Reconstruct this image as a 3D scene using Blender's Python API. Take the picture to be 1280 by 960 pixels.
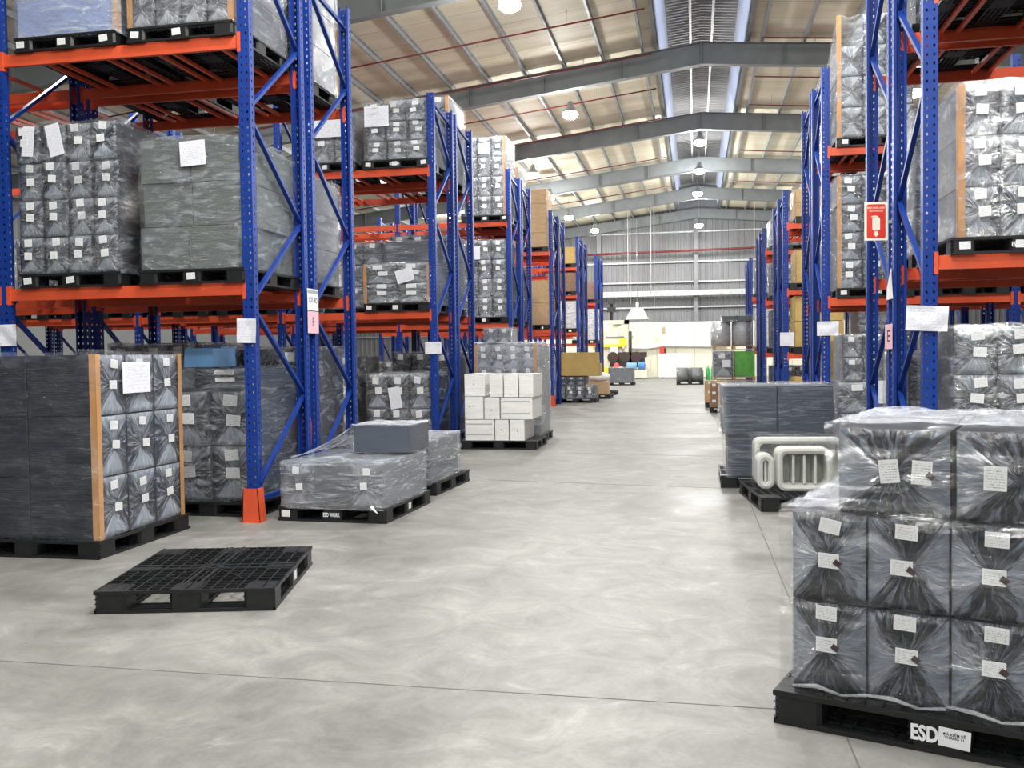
import bpy, math, random
from mathutils import Vector, Matrix, noise
R=random.Random(7)
S=bpy.context.scene
COL=S.collection
for o in list(bpy.data.objects): bpy.data.objects.remove(o)

# ------------------------------------------------------------------ camera, world, exposure
F,YAW,PIT,ROLL=1168.9,0.1934,0.0320,0.0133
cam_d=bpy.data.cameras.new('camera'); cam=bpy.data.objects.new('camera',cam_d); COL.objects.link(cam)
cam_d.sensor_width=36; cam_d.lens=F/1280*36; cam_d.clip_start=.05; cam_d.clip_end=300
_r=Vector((math.cos(YAW),math.sin(YAW),0)); _f=Vector((-math.sin(YAW),math.cos(YAW),0)); _u=Vector((0,0,1))
f2=_f*math.cos(PIT)-_u*math.sin(PIT); u2=_u*math.cos(PIT)+_f*math.sin(PIT)
r3=_r*math.cos(ROLL)-u2*math.sin(ROLL); u3=_r*math.sin(ROLL)+u2*math.cos(ROLL)
m=Matrix((( r3.x,u3.x,-f2.x,0),(r3.y,u3.y,-f2.y,0),(r3.z,u3.z,-f2.z,1.6),(0,0,0,1)))
cam.matrix_world=m; S.camera=cam
W=bpy.data.worlds.new('sky'); S.world=W; W.use_nodes=True
W.node_tree.nodes['Background'].inputs[0].default_value=(.72,.80,1,1)
W.node_tree.nodes['Background'].inputs[1].default_value=2.0
S.view_settings.view_transform='Standard'; S.view_settings.look='None'
S.view_settings.gamma=1; S.view_settings.exposure=0.45
LAMP_W=240.0; LAMP_UP=290.0

# ------------------------------------------------------------------ materials
def mat(name):
    m=bpy.data.materials.new(name); m.use_nodes=True; nt=m.node_tree
    return m,nt,nt.nodes['Principled BSDF'],nt.nodes['Material Output']
def N(nt,t,**kw):
    n=nt.nodes.new(t)
    for k,v in kw.items():
        if k.startswith('i_'): n.inputs[int(k[2:])].default_value=v
        else: setattr(n,k,v)
    return n
def L(nt,a,b): nt.links.new(a,b)
def ramp(nt,src,stops):
    r=N(nt,'ShaderNodeValToRGB'); e=r.color_ramp.elements
    while len(e)<len(stops): e.new(.5)
    for el,(p,c) in zip(e,stops):
        el.position=p; el.color=(c if len(c)==4 else (*c,1))
    L(nt,src,r.inputs[0]); return r
def M(nt,op,a,b=None,c=None):
    n=N(nt,'ShaderNodeMath',operation=op)
    for i,v in enumerate((a,b,c)):
        if v is None: continue
        if isinstance(v,(int,float)): n.inputs[i].default_value=v
        else: L(nt,v,n.inputs[i])
    return n.outputs[0]
def simple(name,col,rough=.5,metal=0,var=.12,scale=8,bump=.0,emit=0,spec=.5,coord='Object'):
    m,nt,b,o=mat(name)
    tc=N(nt,'ShaderNodeTexCoord'); nz=N(nt,'ShaderNodeTexNoise'); nz.inputs['Scale'].default_value=scale; nz.inputs['Detail'].default_value=5
    L(nt,tc.outputs[coord],nz.inputs['Vector'])
    lo=tuple(c*(1-var) for c in col); hi=tuple(min(1,c*(1+var)) for c in col)
    r=ramp(nt,nz.outputs['Fac'],[(.3,lo),(.7,hi)]); L(nt,r.outputs[0],b.inputs['Base Color'])
    b.inputs['Roughness'].default_value=rough; b.inputs['Metallic'].default_value=metal
    b.inputs['Specular IOR Level'].default_value=spec
    if bump:
        bp=N(nt,'ShaderNodeBump'); bp.inputs['Strength'].default_value=bump; bp.inputs['Distance'].default_value=.01
        L(nt,nz.outputs['Fac'],bp.inputs['Height']); L(nt,bp.outputs[0],b.inputs['Normal'])
    if emit:
        b.inputs['Emission Color'].default_value=(*col,1); b.inputs['Emission Strength'].default_value=emit
    return m
MT={}
MT['blue']=simple('blue_painted_steel',(.006,.036,.235),.42,0,.15,3,0,spec=.35)
MT['orange']=simple('orange_painted_steel',(.64,.085,.030),.42,0,.12,3,0)
MT['plastic']=simple('black_plastic',(.008,.009,.010),.45,0,.3,20,.1)
MT['paper']=simple('white_paper',(.80,.81,.84),.6,0,.04,5,.2)
MT['pink']=simple('pink_paper',(.80,.50,.58),.6,0,.04,5,.1)
MT['ink']=simple('black_ink',(.03,.02,.025),.6)
MT['white_ink']=simple('white_print',(.85,.86,.88),.5)
MT['sign_red']=simple('sign_red',(.72,.045,.03),.4)
MT['cream']=simple('cream_print',(.86,.84,.68),.5,0,.03)
MT['seal']=simple('dark_brown_seal',(.035,.012,.014),.4)
MT['cardboard']=simple('kraft_cardboard',(.50,.33,.17),.75,0,.12,6,.1)
MT['carton_dark']=simple('brown_cardboard',(.26,.15,.08),.75,0,.15,6,.1)
MT['carton_yellow']=simple('yellow_cardboard',(.52,.36,.12),.7,0,.08,4,.05)
MT['board']=simple('corner_board',(.50,.26,.10),.6,0,.12,9,.05)
MT['wood']=simple('pallet_wood',(.44,.28,.15),.75,0,.25,12,.2)
MT['rafter']=simple('grey_painted_rafter',(.19,.21,.215),.5,0,.1,2)
MT['galv']=simple('galvanised_steel',(.42,.44,.45),.45,.3,.15,4)
MT['pipe_red']=simple('red_pipe_paint',(.17,.022,.02),.45)
MT['white_paint']=simple('white_paint',(.78,.78,.76),.5)
MT['machine']=simple('machine_cream_paint',(.72,.70,.58),.5)
MT['yellow']=simple('yellow_paint',(.85,.72,.03),.5)
MT['black']=simple('black_metal',(.02,.02,.022),.35)
MT['green']=simple('green_film_carton',(.07,.34,.025),.4,0,.2,5,.2)
MT['blue_plastic']=simple('blue_plastic',(.06,.22,.52),.45,0,.1,4)
MT['light_blue']=simple('light_blue_plastic',(.16,.34,.60),.4,0,.12,4)
MT['red_plastic']=simple('red_plastic',(.50,.05,.05),.45)
MT['tray']=simple('grey_white_tray_foam',(.60,.61,.57),.55,0,.06,6,.1)
MT['housing']=simple('lamp_housing_metal',(.35,.36,.37),.4,.6)
MT['lens']=simple('lamp_lens',(1,.98,.95),.4,emit=45)
MT['glass_bottle']=simple('green_cylinder_paint',(.03,.42,.10),.3)
MT['rust']=simple('dark_machine_steel',(.06,.04,.035),.5,.3,.4,20)

def print_mat(name,base,lines,inkc=(.25,.26,.30),dens=.5,rows=9):
    m,nt,b,o=mat(name); tc=N(nt,'ShaderNodeTexCoord'); sp=N(nt,'ShaderNodeSeparateXYZ'); L(nt,tc.outputs['Generated'],sp.inputs[0])
    z=M(nt,'MULTIPLY',sp.outputs[2],rows); fr=M(nt,'FRACT',z); line=M(nt,'LESS_THAN',fr,.42)
    fl=M(nt,'FLOOR',z)
    cb=N(nt,'ShaderNodeCombineXYZ'); L(nt,M(nt,'MULTIPLY',sp.outputs[0],26),cb.inputs[0]); L(nt,M(nt,'MULTIPLY',fl,7.3),cb.inputs[1])
    oi=N(nt,'ShaderNodeObjectInfo'); L(nt,M(nt,'MULTIPLY',oi.outputs['Random'],40),cb.inputs[2])
    nz=N(nt,'ShaderNodeTexNoise'); nz.inputs['Scale'].default_value=1.0; nz.inputs['Detail'].default_value=1; L(nt,cb.outputs[0],nz.inputs['Vector'])
    w=M(nt,'GREATER_THAN',nz.outputs['Fac'],dens)
    inx=M(nt,'MULTIPLY',M(nt,'GREATER_THAN',sp.outputs[0],.08),M(nt,'LESS_THAN',sp.outputs[0],.92))
    inz=M(nt,'MULTIPLY',M(nt,'GREATER_THAN',sp.outputs[2],.08),M(nt,'LESS_THAN',sp.outputs[2],.9))
    f=M(nt,'MULTIPLY',M(nt,'MULTIPLY',line,w),M(nt,'MULTIPLY',inx,inz)); f=M(nt,'MULTIPLY',f,lines)
    mx=N(nt,'ShaderNodeMix',data_type='RGBA'); mx.inputs[6].default_value=(*base,1); mx.inputs[7].default_value=(*inkc,1)
    L(nt,f,mx.inputs[0]); L(nt,mx.outputs[2],b.inputs['Base Color']); b.inputs['Roughness'].default_value=.55
    return m
MT['label']=print_mat('printed_label',(.78,.79,.80),.75)
MT['sheet']=print_mat('printed_sheet',(.76,.77,.83),.45,(.25,.27,.45),.52,16)

def film_mat(name,base=.16,amp=.55,col=(.72,.80,.93),sc=(2.2,2.2,7),rot=.35,shine=.22,cap=.30):
    m,nt,b,o=mat(name); nt.nodes.remove(b)
    tc=N(nt,'ShaderNodeTexCoord'); oi=N(nt,'ShaderNodeObjectInfo')
    mp=N(nt,'ShaderNodeMapping'); mp.inputs['Scale'].default_value=sc; mp.inputs['Rotation'].default_value=(rot,rot*.8,.2)
    L(nt,tc.outputs['Object'],mp.inputs['Vector'])
    ad=N(nt,'ShaderNodeVectorMath',operation='ADD'); L(nt,mp.outputs[0],ad.inputs[0])
    cb=N(nt,'ShaderNodeCombineXYZ'); L(nt,M(nt,'MULTIPLY',oi.outputs['Random'],90),cb.inputs[0]); L(nt,cb.outputs[0],ad.inputs[1])
    n1=N(nt,'ShaderNodeTexNoise'); n1.inputs['Scale'].default_value=1.6; n1.inputs['Detail'].default_value=6; n1.inputs['Roughness'].default_value=.62; n1.inputs['Distortion'].default_value=.9
    L(nt,ad.outputs[0],n1.inputs['Vector'])
    n2=N(nt,'ShaderNodeTexNoise',noise_type='RIDGED_MULTIFRACTAL'); n2.inputs['Scale'].default_value=1.3; n2.inputs['Detail'].default_value=4
    L(nt,ad.outputs[0],n2.inputs['Vector'])
    r1a=ramp(nt,n1.outputs['Fac'],[(.50,(0,0,0)),(.72,(1,1,1))]); r1b=ramp(nt,n2.outputs['Fac'],[(.55,(0,0,0)),(1,(1,1,1))])
    class _o: pass
    r1=_o(); r1.outputs=[M(nt,'ADD',M(nt,'MULTIPLY',r1a.outputs[0],.75),M(nt,'MULTIPLY',r1b.outputs[0],.4))]
    n3=N(nt,'ShaderNodeTexNoise'); n3.inputs['Scale'].default_value=5.5; n3.inputs['Detail'].default_value=5; n3.inputs['Roughness'].default_value=.6; n3.inputs['Distortion'].default_value=1.5
    L(nt,ad.outputs[0],n3.inputs['Vector'])
    h=M(nt,'ADD',M(nt,'ADD',n1.outputs['Fac'],M(nt,'MULTIPLY',n2.outputs['Fac'],.5)),M(nt,'MULTIPLY',n3.outputs['Fac'],.55))
    bp=N(nt,'ShaderNodeBump'); bp.inputs['Strength'].default_value=1; bp.inputs['Distance'].default_value=.06; L(nt,h,bp.inputs['Height'])
    df=N(nt,'ShaderNodeBsdfDiffuse'); df.inputs[0].default_value=(*col,1); L(nt,bp.outputs[0],df.inputs['Normal'])
    gl=N(nt,'ShaderNodeBsdfGlossy'); gl.inputs[0].default_value=(1,1,1,1); gl.inputs['Roughness'].default_value=.17; L(nt,bp.outputs[0],gl.inputs['Normal'])
    tr=N(nt,'ShaderNodeBsdfTransparent')
    fac=M(nt,'ADD',M(nt,'MULTIPLY',r1.outputs[0],amp),base)
    m1=N(nt,'ShaderNodeMixShader'); L(nt,fac,m1.inputs[0]); L(nt,tr.outputs[0],m1.inputs[1]); L(nt,df.outputs[0],m1.inputs[2])
    fr=N(nt,'ShaderNodeFresnel'); fr.inputs[0].default_value=1.45; L(nt,bp.outputs[0],fr.inputs['Normal'])
    m2=N(nt,'ShaderNodeMixShader'); cr=ramp(nt,n3.outputs['Fac'],[(.50,(0,0,0)),(.66,(1,1,1))]); L(nt,M(nt,'MINIMUM',M(nt,'ADD',M(nt,'MULTIPLY',fr.outputs[0],.8),M(nt,'MULTIPLY',M(nt,'ADD',cr.outputs[0],r1b.outputs[0]),shine)),cap),m2.inputs[0]); L(nt,m1.outputs[0],m2.inputs[1]); L(nt,gl.outputs[0],m2.inputs[2])
    L(nt,m2.outputs[0],o.inputs[0]); return m
MT['film']=film_mat('stretch_film',.03,.50,(.80,.86,.95),sc=(2.6,2.6,10))  # milky wrinkles, with white streaks strengthened in colour as crinkle highlights
MT['film_clear']=film_mat('clear_stretch_film',.008,.10,shine=.07,cap=.10,sc=(1.6,1.6,5))
MT['film_fold']=film_mat('folded_bag_film',.09,.46,(.56,.66,.84),shine=.22)  # milky folds, their pale streaks raised in colour to suggest highlights
MT['film_white']=film_mat('layered_white_film',.34,.6,(.86,.90,.96),shine=.25)
MT['film_milky']=film_mat('milky_stretch_film',.2,.65,(.80,.86,.95))

def sheets_mat(name,col,lines=26,var=.18,axis=2,rough=.5):
    m,nt,b,o=mat(name); tc=N(nt,'ShaderNodeTexCoord'); sp=N(nt,'ShaderNodeSeparateXYZ'); L(nt,tc.outputs['Generated'],sp.inputs[0])
    oi=N(nt,'ShaderNodeObjectInfo')
    w=M(nt,'MULTIPLY',sp.outputs[axis],lines)
    cb=N(nt,'ShaderNodeCombineXYZ'); L(nt,M(nt,'MULTIPLY',sp.outputs[0],1.5),cb.inputs[0]); L(nt,M(nt,'MULTIPLY',oi.outputs['Random'],30),cb.inputs[1]); L(nt,w,cb.inputs[2])
    nz=N(nt,'ShaderNodeTexNoise'); nz.inputs['Scale'].default_value=1; nz.inputs['Detail'].default_value=3; L(nt,cb.outputs[0],nz.inputs['Vector'])
    fr=M(nt,'PINGPONG',w,.5)
    r=ramp(nt,nz.outputs['Fac'],[(.25,tuple(c*(1-var) for c in col)),(.75,tuple(c*(1+var) for c in col))]); L(nt,r.outputs[0],b.inputs['Base Color'])
    bp=N(nt,'ShaderNodeBump'); bp.inputs['Strength'].default_value=.35; bp.inputs['Distance'].default_value=.006; L(nt,fr,bp.inputs['Height']); L(nt,bp.outputs[0],b.inputs['Normal'])
    b.inputs['Roughness'].default_value=rough
    return m
NAVY=(.016,.020,.034); SLATE=(.050,.066,.098); GREY=(.105,.12,.14); GREENGREY=(.115,.138,.135); WHITE=(.88,.88,.86); DARK=(.014,.016,.021)
MT['s_navy']=sheets_mat('navy_foam_sheets',NAVY); MT['s_slate']=sheets_mat('slate_foam_sheets',SLATE)
MT['s_grey']=sheets_mat('grey_foam_sheets',GREY); MT['s_green']=sheets_mat('grey_green_foam_sheets',GREENGREY)
MT['s_white']=sheets_mat('white_foam_sheets',WHITE,8,.05); MT['s_dark']=sheets_mat('dark_foam_sheets',DARK)

def bag_mat(name,base,milk=(.40,.45,.52),vertical=True,amt=.8):
    m,nt,b,o=mat(name); uv=N(nt,'ShaderNodeUVMap'); sp=N(nt,'ShaderNodeSeparateXYZ'); L(nt,uv.outputs[0],sp.inputs[0]); oi=N(nt,'ShaderNodeObjectInfo'); rnd=oi.outputs['Random']
    nw=N(nt,'ShaderNodeTexNoise'); nw.inputs['Scale'].default_value=3; nw.inputs['Detail'].default_value=2
    cw=N(nt,'ShaderNodeCombineXYZ'); L(nt,sp.outputs[0],cw.inputs[0]); L(nt,sp.outputs[1],cw.inputs[1]); L(nt,M(nt,'MULTIPLY',rnd,70),cw.inputs[2]); L(nt,cw.outputs[0],nw.inputs['Vector'])
    wob=M(nt,'MULTIPLY',M(nt,'SUBTRACT',nw.outputs['Fac'],.5),.45)
    u=M(nt,'ADD',M(nt,'MULTIPLY_ADD',sp.outputs[0],2,-1),wob); v=M(nt,'ADD',M(nt,'MULTIPLY_ADD',sp.outputs[1],2,-1),M(nt,'MULTIPLY',wob,.7))
    a=M(nt,'ABSOLUTE',u); c=M(nt,'ABSOLUTE',v)
    if vertical: d=M(nt,'SUBTRACT',c,M(nt,'ADD',M(nt,'MULTIPLY',a,.9),.12)); side=M(nt,'MULTIPLY_ADD',M(nt,'SIGN',v),-.22,.66)
    else: d=M(nt,'SUBTRACT',a,M(nt,'ADD',M(nt,'MULTIPLY',c,.85),.18)); side=M(nt,'MULTIPLY_ADD',M(nt,'SIGN',u),-.1,.62)
    tri=M(nt,'MULTIPLY',N_clamp(nt,M(nt,'MULTIPLY',d,9)),side)
    edge=M(nt,'SUBTRACT',1,N_clamp(nt,M(nt,'MULTIPLY',M(nt,'ABSOLUTE',M(nt,'SUBTRACT',a,c)),7)))
    ang=M(nt,'ARCTAN2',v,u); rad=M(nt,'SQRT',M(nt,'ADD',M(nt,'MULTIPLY',u,u),M(nt,'MULTIPLY',v,v)))
    cb=N(nt,'ShaderNodeCombineXYZ'); L(nt,M(nt,'MULTIPLY',ang,5),cb.inputs[0]); L(nt,M(nt,'MULTIPLY',rad,1.1),cb.inputs[1]); L(nt,M(nt,'MULTIPLY',rnd,55),cb.inputs[2])
    ns=N(nt,'ShaderNodeTexNoise'); ns.inputs['Scale'].default_value=1.5; ns.inputs['Detail'].default_value=4; ns.inputs['Distortion'].default_value=.3; L(nt,cb.outputs[0],ns.inputs['Vector'])
    st=ramp(nt,ns.outputs['Fac'],[(.50,(0,0,0)),(.70,(1,1,1))])
    fac=M(nt,'ADD',tri,M(nt,'MULTIPLY',st.outputs[0],.7)); fac=M(nt,'ADD',fac,M(nt,'MULTIPLY',edge,.16)); fac=N_clamp(nt,M(nt,'MULTIPLY',fac,amt))
    mx=N(nt,'ShaderNodeMix',data_type='RGBA'); mx.inputs[6].default_value=(*base,1); mx.inputs[7].default_value=(*milk,1)
    L(nt,fac,mx.inputs[0]); L(nt,mx.outputs[2],b.inputs['Base Color'])
    h=M(nt,'ADD',ns.outputs['Fac'],M(nt,'MULTIPLY',tri,.2))
    bp=N(nt,'ShaderNodeBump'); bp.inputs['Strength'].default_value=.8; bp.inputs['Distance'].default_value=.03; L(nt,h,bp.inputs['Height']); L(nt,bp.outputs[0],b.inputs['Normal'])
    b.inputs['Roughness'].default_value=.26; b.inputs['Specular IOR Level'].default_value=.7
    return m
def N_clamp(nt,s):
    n=N(nt,'ShaderNodeClamp'); L(nt,s,n.inputs[0]); return n.outputs[0]
MT['b_navy']=bag_mat('bagged_navy',(.012,.014,.021)); MT['b_navy_h']=bag_mat('bagged_navy_side_folds',(.012,.014,.021),(.26,.31,.40),False,.8)
MT['b_slate']=bag_mat('bagged_slate',(.028,.034,.05),(.46,.52,.60)); MT['b_grey']=bag_mat('bagged_grey',(.07,.08,.10),(.55,.60,.66))

def floor_mat():
    m,nt,b,o=mat('concrete_floor'); tc=N(nt,'ShaderNodeTexCoord')
    n1=N(nt,'ShaderNodeTexNoise'); n1.inputs['Scale'].default_value=.55; n1.inputs['Detail'].default_value=9; n1.inputs['Roughness'].default_value=.65; n1.inputs['Distortion'].default_value=.6
    n2=N(nt,'ShaderNodeTexNoise'); n2.inputs['Scale'].default_value=2.4; n2.inputs['Detail'].default_value=10; n2.inputs['Roughness'].default_value=.72; n2.inputs['Distortion'].default_value=1.2
    n3=N(nt,'ShaderNodeTexNoise'); n3.inputs['Scale'].default_value=38; n3.inputs['Detail'].default_value=4
    vr=N(nt,'ShaderNodeTexNoise',noise_type='RIDGED_MULTIFRACTAL'); vr.inputs['Scale'].default_value=.9; vr.inputs['Detail'].default_value=5
    for n in (n1,n2,n3,vr): L(nt,tc.outputs['Object'],n.inputs['Vector'])
    a=M(nt,'ADD',M(nt,'MULTIPLY',n1.outputs['Fac'],.55),M(nt,'MULTIPLY',n2.outputs['Fac'],.45)); a=M(nt,'ADD',a,M(nt,'MULTIPLY',M(nt,'SUBTRACT',n3.outputs['Fac'],.5),.08))
    r=ramp(nt,a,[(.38,(.125,.125,.114)),(.5,(.190,.190,.176)),(.62,(.275,.275,.257))])
    sp=N(nt,'ShaderNodeSeparateXYZ'); L(nt,tc.outputs['Object'],sp.inputs[0])
    # dusty worn polish spots
    sc=ramp(nt,n2.outputs['Fac'],[(.60,(0,0,0)),(.78,(1,1,1))])
    mx=N(nt,'ShaderNodeMix',data_type='RGBA'); L(nt,M(nt,'MULTIPLY',sc.outputs[0],.5),mx.inputs[0]); L(nt,r.outputs[0],mx.inputs[6]); mx.inputs[7].default_value=(.40,.40,.38,1)
    L(nt,mx.outputs[2],b.inputs['Base Color'])
    rr=ramp(nt,n1.outputs['Fac'],[(.35,(.40,.40,.40)),(.65,(.6,.6,.6))]); L(nt,rr.outputs[0],b.inputs['Roughness'])
    bp=N(nt,'ShaderNodeBump'); bp.inputs['Strength'].default_value=.12; bp.inputs['Distance'].default_value=.01; L(nt,a,bp.inputs['Height']); L(nt,bp.outputs[0],b.inputs['Normal'])
    b.inputs['Specular IOR Level'].default_value=.35
    return m
MT['floor']=floor_mat()
MT['joint']=simple('dark_joint_sealant',(.10,.10,.09),.8)
def roof_mat():
    m,nt,b,o=mat('roof_insulation_foil'); tc=N(nt,'ShaderNodeTexCoord')
    mp=N(nt,'ShaderNodeMapping'); mp.inputs['Scale'].default_value=(.35,1.6,1); L(nt,tc.outputs['Object'],mp.inputs['Vector'])
    n1=N(nt,'ShaderNodeTexNoise'); n1.inputs['Scale'].default_value=1.2; n1.inputs['Detail'].default_value=6; L(nt,mp.outputs[0],n1.inputs['Vector'])
    r=ramp(nt,n1.outputs['Fac'],[(.3,(.72,.66,.48)),(.7,(.86,.82,.67))])
    sp=N(nt,'ShaderNodeSeparateXYZ'); L(nt,tc.outputs['Object'],sp.inputs[0])
    seam=M(nt,'LESS_THAN',M(nt,'FRACT',M(nt,'DIVIDE',sp.outputs[1],1.25)),.018)
    mx=N(nt,'ShaderNodeMix',data_type='RGBA'); L(nt,M(nt,'MULTIPLY',seam,.6),mx.inputs[0]); L(nt,r.outputs[0],mx.inputs[6]); mx.inputs[7].default_value=(.2,.17,.13,1)
    L(nt,mx.outputs[2],b.inputs['Base Color']); b.inputs['Roughness'].default_value=.6; b.inputs['Specular IOR Level'].default_value=.3
    bp=N(nt,'ShaderNodeBump'); bp.inputs['Strength'].default_value=.5; bp.inputs['Distance'].default_value=.06; L(nt,n1.outputs['Fac'],bp.inputs['Height']); L(nt,bp.outputs[0],b.inputs['Normal'])
    return m
MT['roof']=roof_mat()
MT['cladding']=simple('grey_wall_cladding',(.20,.205,.215),.5,.0,.12,.7)
MT['mon_sheet']=simple('monitor_roof_sheet',(.30,.30,.30),.5,.2,.1,3)
MT['partition']=simple('cream_partition_panel',(.78,.76,.62),.5,0,.03,1)
MT['wall']=simple('white_wall',(.27,.28,.28),.6,0,.06,1)

# ------------------------------------------------------------------ mesh helpers
class MB:
    def __init__(s): s.v=[];s.f=[];s.m=[];s.uv={}
    def box(s,x0,x1,y0,y1,z0,z1,mi=0,tx=0,ty=0):
        n=len(s.v)
        s.v+=[(x0,y0,z0),(x1,y0,z0),(x1,y1,z0),(x0,y1,z0),(x0+tx,y0+ty,z1),(x1-tx,y0+ty,z1),(x1-tx,y1-ty,z1),(x0+tx,y1-ty,z1)]
        for q in ((0,3,2,1),(4,5,6,7),(0,1,5,4),(1,2,6,5),(2,3,7,6),(3,0,4,7)): s.f.append(tuple(n+i for i in q)); s.m.append(mi)
        return s
    def poly(s,pts,mi=0):
        n=len(s.v); s.v+=list(pts); s.f.append(tuple(range(n,n+len(pts)))); s.m.append(mi); return s
    def prism(s,pts,axis,a,b,mi=0):
        # pts 2D polygon (ccw), extruded along axis from a to b
        n=len(s.v);k=len(pts)
        def P(p,t):
            if axis=='y': return (p[0],t,p[1])
            if axis=='x': return (t,p[0],p[1])
            return (p[0],p[1],t)
        s.v+=[P(p,a) for p in pts]+[P(p,b) for p in pts]
        s.f.append(tuple(n+i for i in range(k))); s.f.append(tuple(n+k+i for i in reversed(range(k)))); s.m+=[mi,mi]
        for i in range(k):
            j=(i+1)%k; s.f.append((n+i,n+k+i,n+k+j,n+j)); s.m.append(mi)
        return s
    def bar(s,p,q,w,h,mi=0,up=(0,0,1)):
        p=Vector(p);q=Vector(q);d=(q-p).normalized();u=Vector(up)
        if abs(d.dot(u))>.98:u=Vector((1,0,0))
        a=d.cross(u).normalized()*w/2;b=a.cross(d).normalized()*h/2
        n=len(s.v)
        for c in (p,q):
            for t in (-a-b,a-b,a+b,-a+b): s.v.append(tuple(c+t))
        for qd in ((0,1,2,3),(7,6,5,4),(0,4,5,1),(1,5,6,2),(2,6,7,3),(3,7,4,0)): s.f.append(tuple(n+i for i in qd)); s.m.append(mi)
        return s
    def tube(s,pts,r,k=8,mi=0):
        n=len(s.v);pts=[Vector(p) for p in pts]
        for i,p in enumerate(pts):
            d=(pts[min(i+1,len(pts)-1)]-pts[max(i-1,0)]).normalized(); u=Vector((0,0,1)) if abs(d.z)<.9 else Vector((1,0,0))
            a=d.cross(u).normalized();b=a.cross(d)
            rr=r[i] if isinstance(r,(list,tuple)) else r
            for j in range(k):
                t=2*math.pi*j/k; s.v.append(tuple(p+a*math.cos(t)*rr+b*math.sin(t)*rr))
        for i in range(len(pts)-1):
            for j in range(k):
                s.f.append((n+i*k+j,n+i*k+(j+1)%k,n+(i+1)*k+(j+1)%k,n+(i+1)*k+j)); s.m.append(mi)
        s.f.append(tuple(n+j for j in reversed(range(k)))); s.f.append(tuple(n+(len(pts)-1)*k+j for j in range(k))); s.m+=[mi,mi]
        return s
    def lathe(s,prof,k=20,mi=0,c=(0,0,0)):
        return s.tube([(c[0],c[1],c[2]+z) for r,z in prof],[max(r,.0005) for r,z in prof],k,mi)
    def mesh(s,name,mats,smooth=False):
        me=bpy.data.meshes.new(name); me.from_pydata(s.v,[],s.f)
        for mm in (mats if isinstance(mats,(list,tuple)) else [mats]): me.materials.append(MT[mm] if isinstance(mm,str) else mm)
        me.polygons.foreach_set('material_index',s.m)
        if smooth: me.polygons.foreach_set('use_smooth',[True]*len(s.f))
        me.update(); return me
    def build(s,name,mats,parent=None,smooth=False,loc=None,rz=0):
        return obj(name,s.mesh(name,mats,smooth),parent,loc,rz)
def crumple(mb,x0_,x1_,y0_,y1_,z,amp,seed,n=26):
    k=len(mb.v)
    for i in range(n+1):
        for j in range(n+1):
            x=x0_+(x1_-x0_)*i/n; y=y0_+(y1_-y0_)*j/n
            mb.v.append((x,y,z+amp*(.6+noise.noise(Vector((x*5,y*11,seed)))+.4*noise.noise(Vector((x*17,y*25,seed))))))
    for i in range(n):
        for j in range(n):
            q=k+i*(n+1)+j; mb.f.append((q,q+n+1,q+n+2,q+1)); mb.m.append(0)
    return mb
def obj(name,me,parent=None,loc=None,rz=0,scale=None,rot=None):
    o=bpy.data.objects.new(name,me); COL.objects.link(o)
    if parent: o.parent=parent
    if loc: o.location=loc
    if rz: o.rotation_euler=(0,0,rz)
    if rot: o.rotation_euler=rot
    if scale: o.scale=scale
    return o
def tag(o,label,cat,group=None):
    o['label']=label; o['category']=cat
    if group:o['group']=group
    return o
def thing(name,label,cat,loc=(0,0,0),rz=0,group=None):
    return tag(obj(name,None,None,loc,rz),label,cat,group)
def struct(o): o['kind']='structure'; return o
def text_mesh(txt,size,sx=1,mat_='white_ink',depth=.0006,bold=0):
    c=bpy.data.curves.new('lettering','FONT'); c.body=txt; c.size=size; c.extrude=depth; c.align_x='CENTER'; c.align_y='CENTER'; c.offset=bold; c.space_line=.9; c.resolution_u=3
    t=bpy.data.objects.new('lettering',c); COL.objects.link(t); dg=bpy.context.evaluated_depsgraph_get()
    me=bpy.data.meshes.new_from_object(t.evaluated_get(dg)); bpy.data.objects.remove(t)
    for v in me.vertices: v.co.x*=sx
    me.materials.clear(); me.materials.append(MT[mat_]); return me
FRONT=(math.pi/2,0,0)     # text faces -Y

# ------------------------------------------------------------------ building shell
X0,X1,Y0,Y1=-26.,22.,-9.,62.7
RX,RZ=.25,10.24           # ridge, bottom flange height
def under(x): return RZ-(.118*(RX-x) if x<RX else .08*(x-RX))
RD=.66; PD=.20
fl=MB().box(X0,X1,Y0,Y1,-.2,0).build('floor','floor'); struct(fl)
for p,q in (((.345,-2),(.345,Y1-3)),((X0+1,3.62),(X1-1,3.62+.0)),((X0+1,15.1),(X1-1,15.1)),((X0+1,27.6),(X1-1,27.6)),((-2.9,20.5),(-2.9,40))):
    pass
def joint(p,q):
    struct(MB().bar((p[0],p[1],.0006),(q[0],q[1],.0006),.008,.0012).build('floor_joint','joint',fl))
joint((.62,2),(.18,Y1-3)); joint((-12,4.42),(1.4,4.26)); joint((-2.5,14.9),(1.6,14.4)); joint((-3.0,25),(1.8,24.6)); joint((-2.6,11.6),(1.9,10.9))
cl=MB()
mo0,mo1=-1.05,1.58       # ridge ventilator opening
ZT=lambda x:under(x)+RD+PD
for a,b in ((X0,mo0),(mo1,X1)):
    n=24
    for (t) in (0,):
        cl.v+=[(a,Y0,ZT(a)),(b,Y0,ZT(b)),(b,Y1,ZT(b)),(a,Y1,ZT(a)),(a,Y0,ZT(a)+.1),(b,Y0,ZT(b)+.1),(b,Y1,ZT(b)+.1),(a,Y1,ZT(a)+.1)]
        k=len(cl.v)-8
        for q in ((0,3,2,1),(4,5,6,7),(0,1,5,4),(1,2,6,5),(2,3,7,6),(3,0,4,7)): cl.f.append(tuple(k+i for i in q)); cl.m.append(0)
ceil_=struct(cl.build('ceiling','roof'))
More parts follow.
